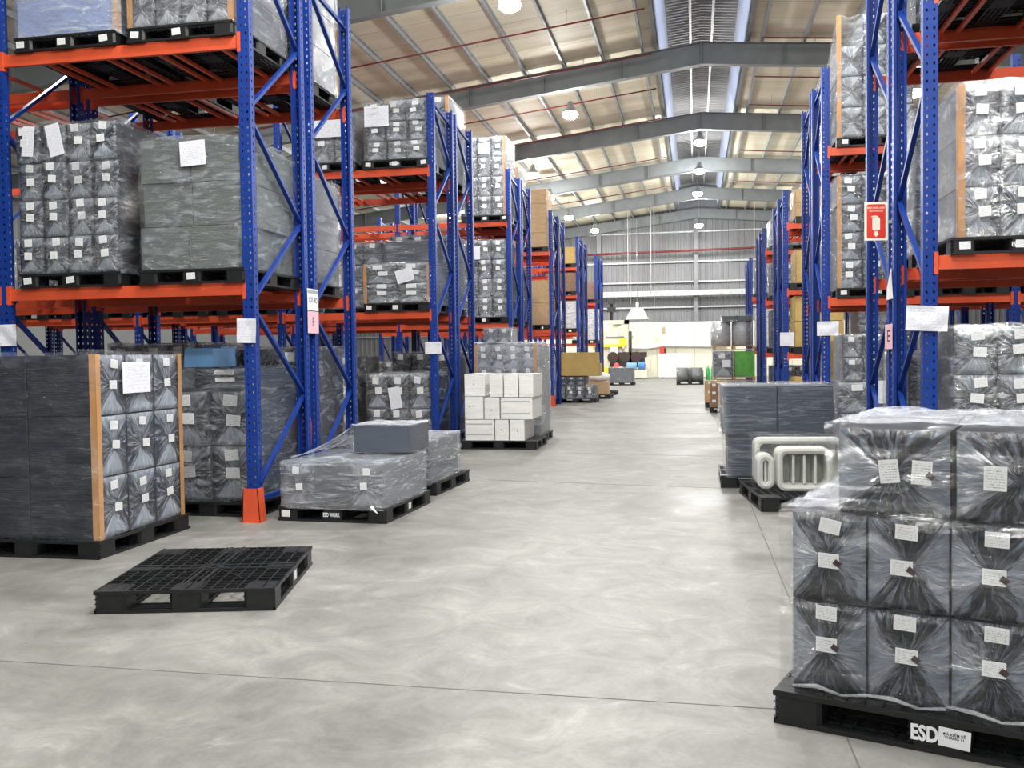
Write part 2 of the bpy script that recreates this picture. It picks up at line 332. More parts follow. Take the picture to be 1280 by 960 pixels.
# rafters: I section following the slope
def rafter(y):
    mb=MB()
    for a,b in ((X0,RX),(RX,X1)):
        for (z0,z1,hw) in ((0,.02,.13),(.02,RD-.02,.006),(RD-.02,RD,.13)):
            k=len(mb.v)
            mb.v+=[(a,y-hw,under(a)+z0),(b,y-hw,under(b)+z0),(b,y+hw,under(b)+z0),(a,y+hw,under(a)+z0),(a,y-hw,under(a)+z1),(b,y-hw,under(b)+z1),(b,y+hw,under(b)+z1),(a,y+hw,under(a)+z1)]
            for q in ((0,3,2,1),(4,5,6,7),(0,1,5,4),(1,2,6,5),(2,3,7,6),(3,0,4,7)): mb.f.append(tuple(k+i for i in q)); mb.m.append(0)
    x=RX-18*1.2*1.25
    for i in range(-10,9):
        xx=RX+i*2.4
        if X0<xx<X1: mb.box(xx-.012,xx+.012,y-.12,y+.12,under(xx)+.02,under(xx)+RD-.02)
    return mb.build('rafter','rafter',ceil_)
FR=[-4.5,3.9,12.3,20.7,29.1,37.5,46.0,54.3,62.2]
for y in FR: rafter(y)
pr=MB().box(-.035,.035,Y0,Y1,0,PD).mesh('purlin','galv')
pm=MB().box(-.035,.035,Y0,Y1,0,.02).box(-.035,-.03,Y0,Y1,0,PD).box(-.035,.035,Y0,Y1,PD-.02,PD).box(.03,.036,Y0,Y1,0,.045).mesh('purlin','galv')
x=mo0-.45
while x>X0: obj('purlin',pm,ceil_,(x,0,under(x)+RD-.005)); x-=1.2
x=mo1+.45
while x<X1: obj('purlin',pm,ceil_,(x,0,under(x)+RD-.005)); x+=1.2
# flange braces from rafter to purlins (short struts)
for y in FR[2:]:
    for xx in (-8.05,-5.65,-3.25,3.2,5.6):
        pass
# ridge ventilator: kerbs, corrugated raised roof, tie frames
vent=tag(obj('ridge_ventilator',None,None,(0,0,10.9)),'raised corrugated ridge ventilator along the roof peak with daylight strips','roof vent')
zk=10.95-10.9
for x in (mo0-.05,mo1+.05): MB().box(x-.05,x+.05,Y0,Y1-.2,zk-.12,zk+.14).build('kerb','rafter',vent)
mr=MB(); pitch=.25; yy=Y0
prof=[]
while yy<Y1-.3:
    prof+=[(yy,0),(yy+.17,0),(yy+.19,.035),(yy+.23,.035)]; yy+=pitch
prof.append((yy,0))
xs=[mo0-.25,RX,mo1+.25]; zs=[.95,1.12,.95]
for (y,dz) in prof:
    for xx,zz in zip(xs,zs): mr.v.append((xx,y,zz-dz))
for i in range(len(prof)-1):
    for j in range(2):
        a=i*3+j; mr.f.append((a,a+1,a+4,a+3)); mr.m.append(0)
mr.build('corrugated_roof','mon_sheet',vent)
m_,nt_,b_,o_=mat('translucent_side_sheet'); nt_.nodes.remove(b_)
tl_=N(nt_,'ShaderNodeBsdfTranslucent'); tl_.inputs[0].default_value=(.8,.82,.88,1); df_=N(nt_,'ShaderNodeBsdfDiffuse'); df_.inputs[0].default_value=(.6,.62,.68,1); mx_=N(nt_,'ShaderNodeMixShader'); mx_.inputs[0].default_value=.25; L(nt_,tl_.outputs[0],mx_.inputs[1]); L(nt_,df_.outputs[0],mx_.inputs[2]); L(nt_,mx_.outputs[0],o_.inputs[0]); MT['translucent']=m_
for sx_,dx_ in ((mo0+.03,.22),(mo1-.03,-.22)): MB().poly([(sx_,Y0,zk+.1),(sx_,Y1-.3,zk+.1),(sx_+dx_,Y1-.3,.93),(sx_+dx_,Y0,.93)]).poly([(sx_-.006,Y0,zk+.1),(sx_+dx_-.006,Y0,.93),(sx_+dx_-.006,Y1-.3,.93),(sx_-.006,Y1-.3,zk+.1)]).build('side_sheet','translucent',vent)
MB().box(mo0-.3,mo1+.3,Y1-.34,Y1-.28,-.1,1.12).build('end_panel','cladding',vent)
for x in (-.07,.61): MB().box(x-.04,x+.04,Y0,Y1-.3,.84+.06,.97).build('rail','galv',vent)
for i in range(len(FR)-1):
    for t in (.18,.5,.82):
        y=FR[i]+(FR[i+1]-FR[i])*t
        if y<10 or abs(t-.5)>.1: continue
        MB().bar((mo0-.0,y,.62),(RX,y,.84),.08,.14).bar((RX,y,.84),(mo1,y,.62),.08,.14).bar((mo0,y,.2),(mo0,y,.95),.08,.08).bar((mo1,y,.2),(mo1,y,.95),.08,.08).build('tie_frame','rafter',vent)
# walls
def corr(x0,x1,y,z0f,z1f,name,flip=1):
    mb=MB(); x=x0; pts=[]
    while x<x1: pts+=[(x,0),(x+.18,0),(x+.21,.035),(x+.30,.035),(x+.33,0)]; x+=.34
    for px,dy in pts: mb.v+=[(px,y-dy*flip,z0f),(px,y-dy*flip,z1f(px))]
    for i in range(len(pts)-1): mb.f.append((2*i,2*i+2,2*i+3,2*i+1)); mb.m.append(0)
    return mb
wf=struct(corr(X0,X1,Y1,0,lambda x:ZT(x)+.1,'w').build('wall_far','cladding'))
for z in (9.44,7.5,6.19,4.54,2.9):
    MB().box(X0+.3,X1-.3,Y1-.22,Y1-.04,z-.05,z+.05).build('girt','galv',wf)
for x in (-13,-6.2,.1,6.4,13): MB().box(x-.14,x+.14,Y1-.50,Y1-.23,0,under(x)).build('column','cladding',wf)
dr=struct(MB().box(X0+.5,X1-.5,Y1-.85,Y1-.52,5.25,5.6).build('trim_1','galv'))
for nm,bx in (('wall_left',(X0-.2,X0,Y0,Y1,0,12.51)),('wall_right',(X1,X1+.2,Y0,Y1,0,12.5)),('wall_back',(X0,X1,Y0-.2,Y0,0,12.5))):
    struct(MB().box(*bx).build(nm,'wall'))
pw=struct(obj('wall_partition',None)); pw.location=(0,61,0)
x=-12.
while x<9: MB().box(x+.006,x+1.19,0,.08,0,3.45).build('panel','partition',pw); x+=1.2
MB().box(-12,9,-.02,.1,3.45,3.52).build('cap_rail','white_paint',pw)
MB().box(-6.6,-3.9,-.06,-.005,2.62,2.66).build('rail','galv',pw)
# sprinkler pipes (run across, hung below purlins)
def pipe(y,x0,x1,first,dz=-.12,r=.024):
    mb=MB()
    t=thing('sprinkler_pipe',first,'pipe',(0,y,0),0,'red sprinkler pipes under the roof')
    f=lambda x:min(under(x)+.30,RZ+.18)
    pts=[(x0,0,f(x0)),(x1,0,f(x1))] if (x0-RX)*(x1-RX)>0 else [(x0,0,f(x0)),(RX,0,f(RX)),(x1,0,f(x1))]
    mb.tube(pts,r,8).build('pipe_run','pipe_red',t,True)
    x=x0+.8
    while x<x1:
        MB().tube([(x,0,f(x)),(x,0,under(x)+RD+.02)],.006,6).build('hanger','galv',t)
        MB().tube([(x+.6,0,f(x)),(x+.6,0,f(x+.6)-.09)],[.012,.02],6).build('sprinkler_head','galv',t); x+=3.0
for i,(y,x0,x1,lb) in enumerate([(24.4,-22,-1.2,'red sprinkler pipe crossing the nearest visible roof bay at left'),(28.1,-22,-1.2,'red sprinkler pipe just before the large nearest rafter, left slope'),
   (27.5,1.95,20,'red sprinkler pipe just before the large rafter on the right slope'),(31.8,-22,-1.2,'red sprinkler pipe just beyond the first large rafter, left slope'),(31.3,1.95,20,'red sprinkler pipe just beyond the large rafter, right slope'),
   (35.9,-22,-1.2,'red sprinkler pipe before the second rafter, left slope'),(34.8,1.95,20,'red sprinkler pipe before the second rafter, right slope'),
   (43.,-22,-1.2,'red sprinkler pipe in the third roof bay, left slope'),(42.5,1.95,20,'red sprinkler pipe in the third roof bay, right slope'),
   (50.5,-22,-1.2,'red sprinkler pipe in the last roof bay, left slope'),(50.,1.95,20,'red sprinkler pipe in the last roof bay, right slope')]):
    pipe(y,x0,x1,lb)
t=tag(MB().tube([(-16,Y1-1.05,7.95),(16,Y1-1.05,8.3)],.07,10).build('water_main','pipe_red',None,True),'thick red water main running across the far corrugated wall','pipe')

# ------------------------------------------------------------------ high bay lamps
hm=MB().lathe([(.05,.36),(.09,.34),(.10,.22),(.13,.18),(.24,.03),(.25,0)],20).mesh('housing','housing',True)
lm=MB().lathe([(.235,.0),(.25,-.06),(.23,-.13),(.15,-.18),(.01,-.2)],20).mesh('lens','lens',True)
km=MB().tube([(0,0,.36),(0,0,.9)],.008,6).mesh('hook','galv')
ld=bpy.data.lights.new('lamp_light','AREA'); ld.shape='DISK'; ld.size=.45; ld.energy=LAMP_W; ld.color=(1,.985,.96)
lp=bpy.data.lights.new('lamp_glow','POINT'); lp.shadow_soft_size=.22; lp.energy=LAMP_UP; lp.color=(1,.985,.96)
def lamp(x,y,z,label):
    t=thing('high_bay_lamp',label,'lamp',(x,y,z),0,'high bay lamps under the roof')
    obj('housing',hm,t); obj('lens',lm,t)
    top=under(x)+RD+.01-z
    MB().tube([(0,0,.36),(0,0,max(top,.4))],.008,6).build('hook','galv',t)
    obj('lamp_light',ld,t,(0,0,-.24)); obj('lamp_glow',lp,t,(0,0,-.42))
vis=[(-3.93,20.36,9.3,'nearest lamp, cut by the top edge left of centre'),(-3.86,30.03,9.3,'lamp hanging alone between the two nearest visible rafters'),
 (-6.57,38.66,9.1,'leftmost lamp above the racks'),(-6.74,44.38,9.1,'second lamp of the left trio above the racks'),(-6.73,51.2,9.1,'farthest lamp of the left trio near the end wall'),
 (.26,38.38,10.0,'highest of the three lamps under the ridge'),(.26,44.43,10.0,'middle one of the three lamps under the ridge'),(.2,50.7,10.0,'lowest of the three lamps under the ridge')]
for x,y,z,n in vis: lamp(x,y,z,'round white high bay lamp, '+n)
extra_lamp='round high bay lamp added for light where none is seen'
for x,y in [(-1.6,6.5),(-3.9,1.),(.3,4.5),(.3,-5),(.3,14),(5.5,8),(5.5,18),(-10.5,12.5),(-12.5,24),(6.5,30),(7,44),(-12.5,36),(-13,50),(6,-3),(.3,58.2),(-6,57.8),(7,55)]:  # unseen lamps added to light the aisles, racks and far end
    lamp(x,y,9.2 if x<0 else 9.3,extra_lamp)

# ------------------------------------------------------------------ pallets
PW,PDp,PH=1.13,1.30,.145
def deck_mesh():
    mb=MB();w,d=PW/2,PDp/2;z0,z1=PH-.024,PH
    def lines(n,a,b): return [a+(b-a)*i/n for i in range(n+1)]
    for i,x in enumerate(lines(14,-w+.004,w-.004)):
        t=.009 if i not in (0,14) else .012
        mb.box(x-t/2,x+t/2,-d,d,z0,z1-(0 if i%3==0 else .003))
    for i,y in enumerate(lines(18,-d+.004,d-.004)):
        t=.008 if i not in (0,18) else .014
        mb.box(-w,w,y-t/2,y+t/2,z0,z1-(0.001 if i%4==0 else .004))
    for x in (-.045,.045): mb.box(x-.012,x+.012,-d,d,z0,z1+.001)
    for y in (-.05,.05): mb.box(-w,w,y-.012,y+.012,z0,z1+.001)
    for s in (-1,1): mb.bar((0,0,z1-.006),(s*w*.55,d*.6,z1-.006),.01,.014); mb.bar((0,0,z1-.006),(s*w*.55,-d*.6,z1-.006),.01,.014)
    return mb.mesh('deck','plastic')
def bottom_mesh():
    mb=MB();w,d=PW/2,PDp/2
    for x in (-w+.1,0,w-.1):
        for k in (-.09,-.045,0,.045,.09): mb.box(x+k-.006,x+k+.006,-d+.005,d-.005,0,.016)
    for y in (-d+.1,0,d-.1):
        for k in (-.09,-.03,.03,.09): mb.box(-w+.005,w-.005,y+k-.006,y+k+.006,0,.016)
    for i in range(17):
        y=-d+.2+i*(2*d-.4)/16
        for x in (-w+.1,0,w-.1): mb.box(x-.1,x+.1,y-.004,y+.004,0,.014)
    for s in (-1,1):
        mb.box(-w,w,s*(d-.006)-.006,s*(d-.006)+.006,0,.022); mb.box(s*(w-.006)-.006,s*(w-.006)+.006,-d,d,0,.022)
    return mb.mesh('bottom_deck','plastic')
def foot_mesh():
    mb=MB();a=.098;c=.02
    pts=[(-a+c,-a),(a-c,-a),(a,-a+c),(a,a-c),(a-c,a),(-a+c,a),(-a,a-c),(-a,-a+c)]
    mb.prism([(x,y) for x,y in pts],'z',.0,PH-.003)
    for z in (.03,.06,.09): mb.box(-a-.002,-a+.03,-a-.002,-a+.03,z,z+.003)
    return mb.mesh('foot','plastic')
DM,BM,FM=deck_mesh(),bottom_mesh(),foot_mesh()
ESD=text_mesh('ESD WORK',.055,.62,'white_ink',.0005,.0012)
ESD3=text_mesh('ESD',.085,.62,'white_ink',.0005,.003)
LBL=MB().box(-.5,.5,-.5,.5,0,1).mesh('label_unit','label')   # unit, thin along Y when scaled
def label_plate(parent,name,loc,w,h,rz=0,ry=0,m='label'):
    me=PL[m]; return obj(name,me,parent,loc,0,(w,.0015,h),(0,ry,rz))
PL={}
for k in ('label','sheet','paper','pink','seal'):
    PL[k]=MB().box(-.5,.5,-.5,.5,-.5,.5).mesh('plate_'+k,k)
def pallet(x,y,z,rz,label,group=None,esd=0,labels=(),side_label=False,W_=1,D_=1):
    t=thing('plastic_pallet',label,'pallet',(x,y,z),rz,group)
    if W_!=1: t.scale=(W_,D_,1)
    obj('deck',DM,t); obj('bottom_deck',BM,t)
    w,d=PW/2-.1,PDp/2-.1
    for ix in (-1,0,1):
        for iy in (-1,0,1):
            ft=obj('foot',FM,t,(ix*w,iy*d,0))
            if ix==0 and iy==-1 and esd: obj('lettering',ESD,ft,(0,-.1,.07),0,None,FRONT)
            if iy==-1 and ix in labels: label_plate(ft,'paper_label',(R.uniform(-.03,.03),-.1,.075),.09,.065,0,R.uniform(-.12,.12))
            if ix==1 and iy==0 and side_label: label_plate(ft,'paper_label',(.1,0,.075),.07,.06,math.pi/2,0)
    return t

# ------------------------------------------------------------------ wrapped loads
def box_mesh(seed,vert=True,n=12):
    """unit block (x,z in -.5...5 / 0..1, y -.5...5); front -Y face is the folded bag end"""
    rr=random.Random(seed); mb=MB(); e=.035
    def H(u,v):
        a,b=abs(u),abs(v); ridge=max(0,1-abs(a-b)*5)*.010; r=max(a,b)
        return (1-r**4)*.010+ridge*(1-r*.3)+noise.noise(Vector((u*3,v*3,seed*7.1)))*.010
    g=[]
    for j in range(n+1):
        for i in range(n+1):
            u,v=2*i/n-1,2*j/n-1; edge=max(abs(u),abs(v))>.999
            uu=u*(.5-.008) if True else 0; vv=v*(.5-.008)
            g.append(len(mb.v)); mb.v.append((uu,-.5-(0 if edge else H(u,v))+(.006 if edge else 0),.5+vv))
    for j in range(n):
        for i in range(n):
            a=g[j*(n+1)+i];b=g[j*(n+1)+i+1];c=g[(j+1)*(n+1)+i+1];d=g[(j+1)*(n+1)+i]
            mb.f.append((a,b,c,d)); mb.m.append(1)
    fl=[g[0],g[n],g[(n+1)*n+n],g[(n+1)*n]]
    k=len(mb.v)
    mb.v+=[(-.5,-.485,0),(.5,-.485,0),(.5,-.485,1),(-.5,-.485,1),(-.5,.49,0),(.5,.49,0),(.5,.49,1),(-.5,.49,1)]
    fr=[k,k+1,k+2,k+3];bk=[k+4,k+5,k+6,k+7]
    rows=[[g[i] for i in range(n+1)],[g[i*(n+1)+n] for i in range(n+1)],[g[n*(n+1)+n-i] for i in range(n+1)],[g[(n-i)*(n+1)] for i in range(n+1)]]
    for s in range(4): mb.f.append(tuple(rows[s][::-1])+(fr[s],fr[(s+1)%4])); mb.m.append(0)
    for s in range(4):
        t=(s+1)%4; mb.f.append((fr[s],bk[s],bk[t],fr[t])); mb.m.append(0)
    mb.f.append((bk[0],bk[3],bk[2],bk[1])); mb.m.append(0)
    return mb
BOXM={}
def get_box(sides,front,var):
    k=(sides,front,var)
    if k not in BOXM:
        me=box_mesh(var).mesh('box',[sides,front]); uv=me.uv_layers.new(name='UVMap')
        for p in me.polygons:
            for li in p.loop_indices:
                c=me.vertices[me.loops[li].vertex_index].co
                uv.data[li].uv=(c.x+.5,c.z) if p.material_index==1 else (.5,.5)
            if p.material_index==1: p.use_smooth=True
        BOXM[k]=me
    return BOXM[k]
def plain_block(mname):
    k=('plain',mname)
    if k not in BOXM:
        mb=MB(); c=.012; pts=[(-.5+c,-.5),(.5-c,-.5),(.5,-.5+c),(.5,.5-c),(.5-c,.5),(-.5+c,.5),(-.5,.5-c),(-.5,-.5+c)]
        mb.prism(pts,'z',0.004,.996); BOXM[k]=mb.mesh('box',mname)
    return BOXM[k]
def film_mesh(seed,n=16,mname='film',taper=0,amp=.016):
    mb=MB(); idx={}
    def vert(x,y,z):
        k=(round(x,4),round(y,4),round(z,4))
        if k not in idx:
            p=Vector((x,y,z)); c=Vector((x,y,0)); l=c.length or 1
            rnd=noise.noise(Vector((x*3,y*3,z*5+seed*9)))*amp+noise.noise(Vector((x*9,y*9,z*16+seed*3)))*amp*.5
            o=(c/l)*(rnd+amp*.3); cr=max(0,(abs(x)*2)**8*(abs(y)*2)**8)*.02
            tz=noise.noise(Vector((x*4,y*4,seed*5)))*amp*1.4 if z>.99 else 0
            s=1-taper*max(0,z-.6)
            idx[k]=len(mb.v); mb.v.append(((x+o.x)*s*(1-cr),(y+o.y)*s*(1-cr),z+tz))
        return idx[k]
    def face(fn):
        for i in range(n):
            for j in range(n):
                mb.f.append(tuple(vert(*fn(a/n,b/n)) for a,b in ((i,j),(i+1,j),(i+1,j+1),(i,j+1)))); mb.m.append(0)
    face(lambda a,b:(a-.5,-.5,b)); face(lambda a,b:(.5,a-.5,b)); face(lambda a,b:(.5-a,.5,b)); face(lambda a,b:(-.5,.5-a,b)); face(lambda a,b:(a-.5,b-.5,1))
    return mb.mesh('stretch_film',mname,True)
FILM={k:[film_mesh(s,14,k) for s in (1,2,3)] for k in ('film','film_clear','film_milky')}
FILMT=[film_mesh(s,14,'film',.35,.035) for s in (4,5)]
BRD=MB().box(-.004,.055,-.004,0,0,1).box(-.004,0,-.004,.055,0,1).mesh('corner_board','board')

def load(x,y,z,rz,W_,D_,H,nx,nz,sides,front,label,group=None,film='film',boards='',labels=1,sheet=None,jit=.0,drop=(),ny=1,seed=0,taper=False,lab=(.30,.2),seal=False,name='wrapped_load',cat='wrapped boxes'):
    rr=random.Random(seed*13+5); t=thing(name,label,cat,(x,y,z),rz,group)
    bw=W_/nx; bh=H/nz; bd=D_/ny
    for k in range(nz):
        rowj=rr.uniform(-jit,jit)
        for i in range(nx):
            if (i,k) in drop: continue
            for j in range(ny):
                me=get_box(sides,front,rr.randrange(5)) if (front and j==0) else plain_block(sides)
                lx=-W_/2+bw*(i+.5)+rowj+rr.uniform(-jit,jit)*.3; ly=-D_/2+bd*(j+.5)+rr.uniform(-1,1)*jit*.6
                b=obj('box',me,t,(lx,ly,bh*k),rr.uniform(-jit,jit)*.8,(bw-.008,bd-.004,bh-.006))
                if front and j==0 and labels:
                    lw=lab[0]; lh=lab[1]
                    for q in range(labels):
                        px=(rr.uniform(-.1,.1) if q==0 else rr.uniform(-.06,.1)); pz=(.84 if q==0 else .50)+rr.uniform(-.03,.03)
                        s=obj('paper_label',PL['label'],b,(px,-.535 if bd>.5 else -.56,pz),0,(lw/1.0,.003,lh),(0,rr.uniform(-.1,.1),0))
                        if seal and q==1: obj('seal',PL['seal'],b,(px+lw*.42,-.539,pz-.03),0,(.085,.003,.06),(0,.5,0))
    if film:
        if taper: me=FILMT[seed%2]
        else: me=FILM[film][seed%3]
        obj('stretch_film',me,t,(0,0,-.02),0,(W_+.05,D_+.05,H+.035))
    for ch in boards:
        cx,cy,ang={'l':(-W_/2-.012,-D_/2-.012,0),'r':(W_/2+.012,-D_/2-.012,math.pi/2),'b':(W_/2+.012,D_/2+.012,math.pi),'a':(-W_/2-.012,D_/2+.012,-math.pi/2)}[ch]
        obj('corner_board',BRD,t,(cx,cy,0),ang,(1,1,H))
    if sheet:
        for (sx,sz,sw,sh,ang) in (sheet if isinstance(sheet,list) else [sheet]): label_plate(t,'paper_sheet',(sx,-D_/2-.045,sz),sw,sh,0,ang,'sheet')
    return t
def plabel(w):
    k=16-3; ws=w.replace(',','').split(); a='pallet under '
    if len(ws)>14: ws=[q for q in ws if q not in ('the','a','of','with','on')]
    return a+' '.join(ws[:14])
def pal_load(x,y,z,rz,W_,D_,H,nx,nz,sides,front,where,group=None,esd=0,plabels=(),pname='black plastic pallet',**kw):
    what=kw.pop('what','')
    pallet(x,y,z,rz,plabel(where),'pallets under wrapped loads',esd,plabels)
    return load(x,y,z+PH,rz,W_,D_,H,nx,nz,sides,front,where,group,**kw)

# ------------------------------------------------------------------ racks
def post_mesh(H,w=.12,d=.09):
    mb=MB(); p=.075; n=int(H/p); hh=.024
    def strip(P,cuts,holes):
        z=0
        for r in range(n+1):
            z0=r*p; zh=min(z0+p-hh,H)
            mb.poly([P(cuts[0],z0),P(cuts[-1],z0),P(cuts[-1],zh),P(cuts[0],zh)])
            if z0+p>H: break
            for i in range(len(cuts)-1):
                if i in holes: continue
                mb.poly([P(cuts[i],zh),P(cuts[i+1],zh),P(cuts[i+1],z0+p),P(cuts[i],z0+p)])
    hw=w/2
    strip(lambda s,z:(s,0,z),[-hw,-.037,-.021,.021,.037,hw],(1,3))
    strip(lambda s,z:(hw,s,z),[0,.035,.051,d],(1,))
    strip(lambda s,z:(-hw,d-s,z),[0,.039,.055,d],(1,))
    mb.box(-hw,-hw+.025,d-.003,d,0,H); mb.box(hw-.025,hw,d-.003,d,0,H)
    mb.box(-hw-.02,hw+.02,-.02,d+.02,0,.008)
    return mb.mesh('upright','blue')
def beam_mesh(Ln):
    mb=MB();l=Ln/2
    mb.prism([(-.022,-.12),(.022,-.12),(.022,-.03),(.0,-.03),(.0,0),(-.022,0)],'x',-l,l)
    for s in (-1,1):
        mb.box(s*l-.003,s*l+.003,-.03,.03,-.16,.03)
        mb.box(s*l-(.002 if s>0 else .034),s*l+(.034 if s>0 else .002),-.036,-.031,-.16,.03)
    return mb.mesh('beam','orange')
PM={}
def rack(name,label,Xs,dirn,Y,D,H,levels,bay=2.70,nb=2,group=None,guard=True,zig=0):
    """Xs aisle-end post centre, dirn -1 left / +1 right, Y front post face"""
    t=thing('pallet_rack',label,'rack',(Xs,Y,0),0,group)
    if H not in PM: PM[H]=post_mesh(H)
    if ('b',bay) not in PM: PM[('b',bay)]=beam_mesh(bay-.126)
    pm_,bm=PM[H],PM[('b',bay)]
    for b in range(nb+1):
        x=dirn*bay*b
        obj('upright',pm_,t,(x,0,0)); obj('upright',pm_,t,(x,D,0),math.pi)
        key=('z',H,D)
        if key not in PM:
            ms=[]
            z=.28; k=0
            while z+.9<H:
                y0,y1=(.05,D-.05) if k%2==0 else (D-.05,.05)
                ms.append(MB().bar((0,y0,z),(0,y1,z+.9),.035,.045,0,(1,0,0)).mesh('brace','blue')); z+=.93; k+=1
            ms.append(MB().bar((0,.05,.2),(0,D-.05,.2),.035,.045).mesh('brace','blue'))
            ms.append(MB().bar((0,.05,H-.12),(0,D-.05,H-.12-(.12)),.035,.045).mesh('brace','blue'))
            PM[key]=ms
        for me in PM[key]: obj('brace',me,t,(x,0,0))
    if guard:
        g=MB(); g.prism([(-.09,0),(.10,0),(.075,.33),(-.075,.33)],'y',-.06,-.052); g.prism([(-.09,0),(-.082,0),(-.068,.33),(-.075,.33)],'y',-.06,.07); g.prism([(.092,0),(.10,0),(.075,.33),(.068,.33)],'y',-.06,.07)
        g.box(-.1,.11,-.075,-.06,0,.008); g.build('foot_guard','orange',t)
    for b in range(nb):
        xc=dirn*bay*(b+.5)
        for z in levels:
            obj('beam',bm,t,(xc,.035,z)); obj('beam',bm,t,(xc,D-.035,z),math.pi)
            for k in (-.98,-.82,-.28,-.12,.30,.46,1.0):
                key=('c',D)
                if key not in PM: PM[key]=MB().box(-.02,.02,.058,D-.058,-.045,-.012).mesh('crossbar','orange')
                obj('crossbar',PM[key],t,(xc+k,0,z))
    return t
D=1.29
P=6.513; YL=[8.42+P*i for i in range(6)]; XL=-4.235
ordn=['nearest','second','third','fourth','fifth','farthest']
lv=[[2.33,4.70],[2.33,4.70],[2.33,4.70],[2.33,4.68],[2.38,3.75,4.78],[2.03,3.81]]
nbL=[2,3,3,2,2,2]
for i,y in enumerate(YL):
    rack('r','blue and orange pallet rack on the left, %s pair, front one'%ordn[i],XL,-1,y,D,5.91,lv[i],2.70,nbL[i],'left racks')
    rack('r','blue and orange pallet rack on the left, %s pair, rear one'%ordn[i],XL,-1,y+D+.17,D,5.91,[2.33,4.68] if i<3 else [2.38,3.70,4.62],2.70,nbL[i],'left racks',guard=False)
YR=[8.62+P*i for i in range(5)]; XR=1.995
lvR=[[2.40,4.70],[2.40,4.70],[1.53,2.95,4.42],[1.53,3.05,4.50],[1.6,3.52]]
for i,y in enumerate(YR):
    h=[5.93,5.93,5.16,5.16,4.92][i]
    rack('r','blue and orange pallet rack on the right, %s pair, front one'%(ordn[i] if i<4 else 'farthest'),XR,1,y,D,h,lvR[i],2.70,[1,2,2,2,2][i],'right racks')
    rack('r','blue and orange pallet rack on the right, %s pair, rear one'%(ordn[i] if i<4 else 'farthest'),XR,1,y+D+.17,D,h,lvR[i],2.70,[2,2,2,2,2][i],'right racks',guard=False)

GL='wrapped loads on the left racks'; GR='wrapped loads on the right racks'; GF='wrapped loads on the warehouse floor'
def rl(row,level,xc,back,*a,**kw):
    """left rack load, xc centre X"""
    y=YL[row]+(D+.17 if back else 0)+D/2-.02; z=0 if level==0 else level
    return pal_load(xc,y,z+(.0 if level else 0),kw.pop('rz',0),*a,**kw)
def rr_(row,level,xc,back,*a,**kw):
    y=YR[row]+(D+.17 if back else 0)+D/2-.02
    return pal_load(xc,y,level,kw.pop('rz',0),*a,**kw)
# nearest left rack, level 1
rl(0,2.33,-6.16,False,1.13,1.22,1.50,4,4,'s_navy','b_slate','silvery stack of bagged navy boxes, left on the middle shelf of the nearest left rack',GL,labels=2,jit=.03,sheet=[(-.42,1.33,.13,.30,.1),(-.12,1.33,.16,.32,-.2)],plabels=(-1,0),seed=1,film='film')
rl(0,2.33,-4.83,False,1.07,1.2,1.28,2,3,'s_green',None,'wrapped stack of grey-green sheets beside the corner post, nearest left rack middle shelf',GL,film='film',sheet=(.05,1.12,.27,.24,-.05),plabels=(0,),jit=.025,seed=2,ny=1)
MT['pale_blue']=simple('pale_blue_sheet',(.24,.33,.62),.4,0,.1,2)
rl(0,4.70,-6.15,False,1.13,1.2,1.15,1,3,'pale_blue',None,'blue-tinted wrapped block with corner board, top shelf of the nearest left rack',GL,film='film_milky',boards='r',plabels=(-1,0,1),seed=3)
rl(0,4.70,-4.90,False,1.1,1.2,1.15,4,3,'s_grey','b_grey','grey bagged boxes between corner boards, top shelf at the nearest left rack end',GL,boards='lr',plabels=(-1,0),seed=4)
rl(0,2.33,-4.93,True,1.15,1.22,1.22,3,3,'s_grey','b_grey','grey wrapped boxes on the rear middle shelf behind the corner post',GL,boards='r',seed=5,film='film')
rl(0,2.33,-6.25,True,1.12,1.2,1.35,3,3,'s_slate','b_slate','slate wrapped boxes on the rear middle shelf, inner bay of nearest left rack',GL,seed=6)
rl(0,4.68,-4.93,True,1.15,1.24,1.75,3,4,'s_grey','b_grey','tall silvery wrapped load on the rear top shelf, nearest left rack',GL,seed=7,film='film_clear')
rl(0,4.68,-6.25,True,1.12,1.2,1.3,3,3,'s_grey','b_grey','grey wrapped boxes on the rear top shelf inner bay of nearest left rack',GL,seed=8)
# ground, nearest left rack
pal_load(-4.86,9.30,0,0,1.02,1.1,1.12,2,2,'s_slate','b_navy','crumpled wrapped slate boxes on the floor under the corner post rack bay',GL,labels=2,seed=9,jit=.03,film='film',sheet=(-.46,.93,.22,.36,0))
load(-4.72,9.3,PH+1.13,0,.72,.9,.22,1,1,'s_slate','b_slate','flat bagged slate box lying on top of the crumpled wrapped load',None,labels=2,seed=10)
tag(plain:=MB().box(-.19,.15,-.25,.25,0,.20,0,.01,.01).build('plastic_crate','light_blue',None,False,(-5.13,9.32,PH+1.35)),'light blue box lying on top of the crumpled wrapped load','box')
tag(MB().box(-.13,.13,-.2,.2,0,.22,0,.02,.02).build('plastic_crate','light_blue',None,False,(-5.27,9.75,PH+1.37)),'smaller blue box behind the light blue box','box')
bpy.data.objects['plastic_crate'].location.z=PH+1.36
rl(0,0,-4.90,True,1.15,1.2,1.55,3,3,'s_dark','b_navy','dark bagged boxes under the rear half of the nearest left rack',GL,labels=2,seed=11,boards='l',film='film')
rl(0,0,-6.2,True,1.12,1.2,1.62,3,3,'s_dark','b_navy','dark bagged boxes under the rear inner bay of the nearest left rack',GL,seed=12,film='film_milky')
tag(MB().lathe([(.10,0),(.13,.05),(.14,.25),(.12,.36),(.03,.38)],14,0).build('bag','red_plastic',None,True,(-4.33,9.86,.56)),'red plastic bag behind the front corner post','bag')
bpy.data.objects['bag'].scale=(.7,.7,1)
